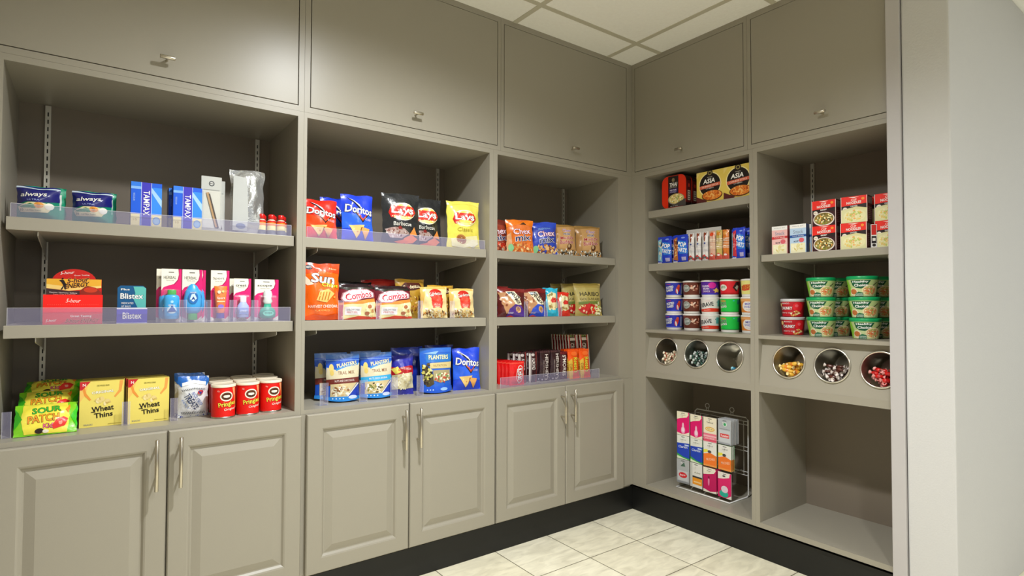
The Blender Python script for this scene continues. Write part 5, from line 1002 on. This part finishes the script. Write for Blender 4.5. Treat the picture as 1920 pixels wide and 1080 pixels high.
for bi, cols, n, L, r, lab in FILL:
    fn = candy(cols, L, r); t = make('candy%d' % bi, fn)[0]; rnd = random.Random(bi*7+3); Mb = bin_frame(bi); Rr = .0650-r*1.3
    # rows across the bin, filled from the bottom up and heaped toward the opening
    k = 0; lay_ = 0; q = 0
    while k < n:
        down = Rr-lay_*r*1.55-.001
        if n == 1: zz, yy, an = .016, -.018, .4
        else:
            an = rnd.uniform(-.75, .75); half = max(0, math.sqrt(max(0, Rr**2-down**2))-L*.42*math.cos(an))
            if lay_ == 0: an = rnd.choice((-1, 1))*rnd.uniform(1.15, 1.5); half = .010
            yy = rnd.uniform(-half, half); zz = .008+abs(lay_-1)*.005+L*.35*abs(math.sin(an))+q*r*1.35+rnd.uniform(-.003, .003)
        o = t if k == 0 else dup(t)
        mm = Mb @ Matrix.Translation((down+rnd.uniform(-.002, .001), yy, zz)) @ Matrix.Rotation(an, 4, 'X') @ Matrix.Rotation(PI/2, 4, 'X') @ Matrix.Rotation(rnd.uniform(-.22, .22), 4, 'Y')
        o.location = mm.translation; o.rotation_euler = mm.to_euler(); tag(o, lab, 'candy', lab.split(' in the')[0]+' pieces'); k += 1; q += 1
        if q >= [4, 7, 8, 8, 8, 7, 6][min(lay_, 6)]: lay_ += 1; q = 0

# ================================================================== wire rack with carded goods
def rack():
    e = empty('wire_rack', (0, 0, ZC0)); r = .0034; yl, yr, xf, xb = -.212, -.520, .098, .262; H = .392
    m = MB(); m.tube([(xb-.02, yl, r), (xf, yl, r), (xf, yr, r), (xb-.015, yr, r), (xb, yr, .012), (xb, yr, H-.012), (xb, yr+.012, H), (xb, yl-.012, H), (xb, yl, H-.012), (xb, yl, .012), (xb-.02, yl, r)], r, M_WIRE); m.build('frame', e)
    m = MB()
    for z in (.372, .355, .245, .225, .122, .105): m.tube([(xb, yl, z), (xb, yr, z)], .0018, M_WIRE, 6)
    for y in (-.245, -.36, -.495): m.tube([(xb+.002, y, .105), (xb+.002, y, .372)], .0018, M_WIRE, 6)
    m.build('grid', e)
    for y in (-.288, -.432):
        m = MB(); m.tube([(xb, y+.012*math.sin(a), H+.026+.012*-math.cos(a)) for a in [2*PI*k/16 for k in range(16)]], .0018, M_WIRE, 6, closed=True); m.tube([(xb, y-.006, H), (xb, y-.006, H+.016)], .0018, M_WIRE, 6); m.tube([(xb, y+.006, H), (xb, y+.006, H+.016)], .0018, M_WIRE, 6); m.build('hanging_loop', e)
    for z in (.400, .276, .150):
        z -= .0
        for y in (-.245, -.325, -.405, -.487):
            m = MB(); m.tube([(xb, y, z-ZC0*0-.02), (.100, y, z-.02), (.094, y, z-.014)], .0016, M_WIRE, 6); m.build('prong', e)
    for y, z in ((-.500, .195), (-.470, .055)):
        m = MB(); m.box(.150, y-.014, z, .152, y+.018, z+.062, ink('#aeb6cc', 'plastic')); m.build('price_tag_holder', e)
    tag(e, 'white wire counter rack standing in the lower left cubby', 'wire rack')
rack()
CW, CH = .073, .121
def gcard(base, ops, side='#d8d4cc', H=CH):
    def f():
        m = box_pack(CW, H, .0035, base, ops, side=side); return one('carded_item', m)
    return f
top_ = [R(.36, .93, .64, .95, '#3a3a38')]
gc = {
 'pinkdrop': gcard('#e0156c', [P([(0, 1), (0, .66), (.3, .72), (.8, .78), (.95, .9), (.9, 1)], '#efe8cc'), T('CVS', .5, .87, .4, .05, '#6a6a4a', 0, 0), P([(.0, .0), (0, .10), (.5, .04), (1, .16), (1, 0)], '#efe4d0'), E(.5, .22, .17, .16, '#f0a0c0'), E(.5, .40, .08, .14, '#f4c0d4'), E(.5, .24, .11, .10, '#f8dce8')]+top_),
 'pinkgold': gcard('#ece2c8', [E(.5, .52, .36, .09, '#e0a83c'), E(.5, .52, .30, .06, '#f4e0a0'), T('FIRST AID', .5, .52, .44, .05, '#8a4a1c', 0, .02), R(0, 0, 1, .34, '#e8788c'), R(0, .04, 1, .08, '#d83a5a'), R(0, .20, 1, .26, '#f4b8c0'), T('PAIN RELIEF', .5, .14, .7, .05, W_, 0, 0), T('Tylenol', .5, .78, .5, .06, '#5a5a5a', 0, .02)]+top_),
 'silver': gcard('#b4b8bc', [E(.52, .80, .16, .09, '#d8e8dc'), E(.52, .80, .10, .06, '#3aa868'), R(.08, .08, .92, .56, '#c8ccd0'), R(.16, .26, .84, .42, '#d83a3c'), T('Sudafed', .5, .34, .56, .09, '#f4e8e8', 0, .03), R(.1, .60, .9, .62, '#8a8e94'), R(.0, .0, 1, .05, '#9a9ea4')]+top_),
 'blue': gcard('#2444b8', [P([(0, 1), (0, .66), (1, .70), (1, 1)], '#e6e6dc'), T('cold care', .5, .83, .5, .05, '#5a6a5a', 0, 0), T('Claritin', .48, .52, .72, .10, '#e8eef8', 2, .02), R(.62, .58, .95, .64, '#c8d8f0'), P([(0, .22), (.5, .10), (1, .06), (1, 0), (0, 0)], '#3aa04a'), P([(0, .12), (.5, .05), (1, 0), (0, 0)], '#dce8c8')]+top_, side='#1c8a3c'),
 'orange': gcard('#e6e4dc', [P([(0, .48), (.5, .56), (1, .46), (1, 0), (0, 0)], '#f07a2c'), P([(0, .52), (.4, .6), (.3, .68), (0, .66)], '#e8e04a'), E(.46, .60, .14, .06, '#4a4a4a'), T('MUCINEX', .55, .30, .66, .10, '#f8c8a8', 8, .02), T('cold', .5, .84, .4, .05, '#6a6a6a', 0, 0), R(0, 0, 1, .07, '#f09a4c')]+top_, side='#2a9a44'),
 'gold': gcard('#e4e2da', [R(.2, .12, 1, .40, '#f09a24'), R(.2, .40, 1, .47, '#3a3a38'), R(.3, .2, .9, .26, '#f8d090'), T('Advil', .6, .62, .5, .06, '#8a8a6a', 0, .02), R(0, 0, .2, 1, '#c8c8c0')]+top_),
 'grey': gcard('#aeb0b2', [R(.1, .1, .9, .52, '#c4c6c8'), E(.5, .34, .34, .12, '#d42c34'), T('Bayer', .5, .34, .46, .10, '#f4e8e8', 8, .02), P([(.3, .7), (.6, .9), (.7, .72)], '#4a6a58'), R(0, 0, 1, .08, '#8a8c8e')]+top_),
 'magenta': gcard('#c4145c', [P([(0, 1), (0, .70), (.4, .74), (.8, .80), (.95, .92), (.9, 1)], '#ece6d0'), T('eye', .42, .86, .3, .05, '#5a5a4a', 0, .02), P([(0, 0), (0, .12), (.5, .04), (1, .10), (1, 0)], '#e8e0d0'), E(.42, .45, .06, .18, '#e88ab0'), R(.36, .56, .48, .66, '#8a0c40')]+top_, side='#a80c48'),
 'teal': gcard('#e0246c', [P([(0, 1), (0, .72), (.4, .76), (.85, .84), (.9, 1)], '#ece6d8'), E(.44, .16, .34, .14, '#2cb49a'), E(.50, .34, .26, .14, '#e8d4e0'), P([(.6, .0), (1, .14), (1, 0)], '#ece6d8'), E(.45, .86, .12, .03, '#5a5a5a')]+top_)}
GL = {'pinkdrop': 'pink card with a pale drop bottle picture', 'pinkgold': 'cream card with gold oval and pink stripes', 'silver': 'silver card with a red name patch', 'blue': 'blue and green edged medicine card', 'orange': 'white and orange medicine card', 'gold': 'white card with an orange lower half', 'grey': 'grey card with a red oval', 'magenta': 'magenta card with cream swoosh', 'teal': 'pink card with a teal and lilac circle'}
YS = (-.245, -.325, -.405, -.487)
LAY = [(0, 'pinkdrop', .437, 1), (1, 'pinkdrop', .434, 1), (2, 'pinkgold', .434, 1), (3, 'silver', .438, 6), (0, 'blue', .314, 1), (1, 'blue', .312, 3), (2, 'orange', .312, 1), (3, 'orange', .312, 3), (0, 'grey', .190, 1), (1, 'gold', .188, 1), (2, 'magenta', .184, 4), (3, 'teal', .180, 1)]
for c, key, z, n in LAY:
    row = 'top' if z > .4 else ('middle' if z > .25 else 'bottom')
    for k in range(n):
        lab = '%s, %s column of the %s rack row%s' % (GL[key], ['first', 'second', 'third', 'fourth'][c], row, '' if n == 1 else (', front' if k == 0 else ', %s behind' % ['', 'one', 'two', 'three', 'four', 'five'][k]))
        put('g_'+key, gc[key], (.112+.012*k-.003*(row == 'bottom'), YS[c], z), RZ+math.radians([3, -3, 2, -2][c]), lab, 'carded item', 'carded goods on the wire rack', rx=0)
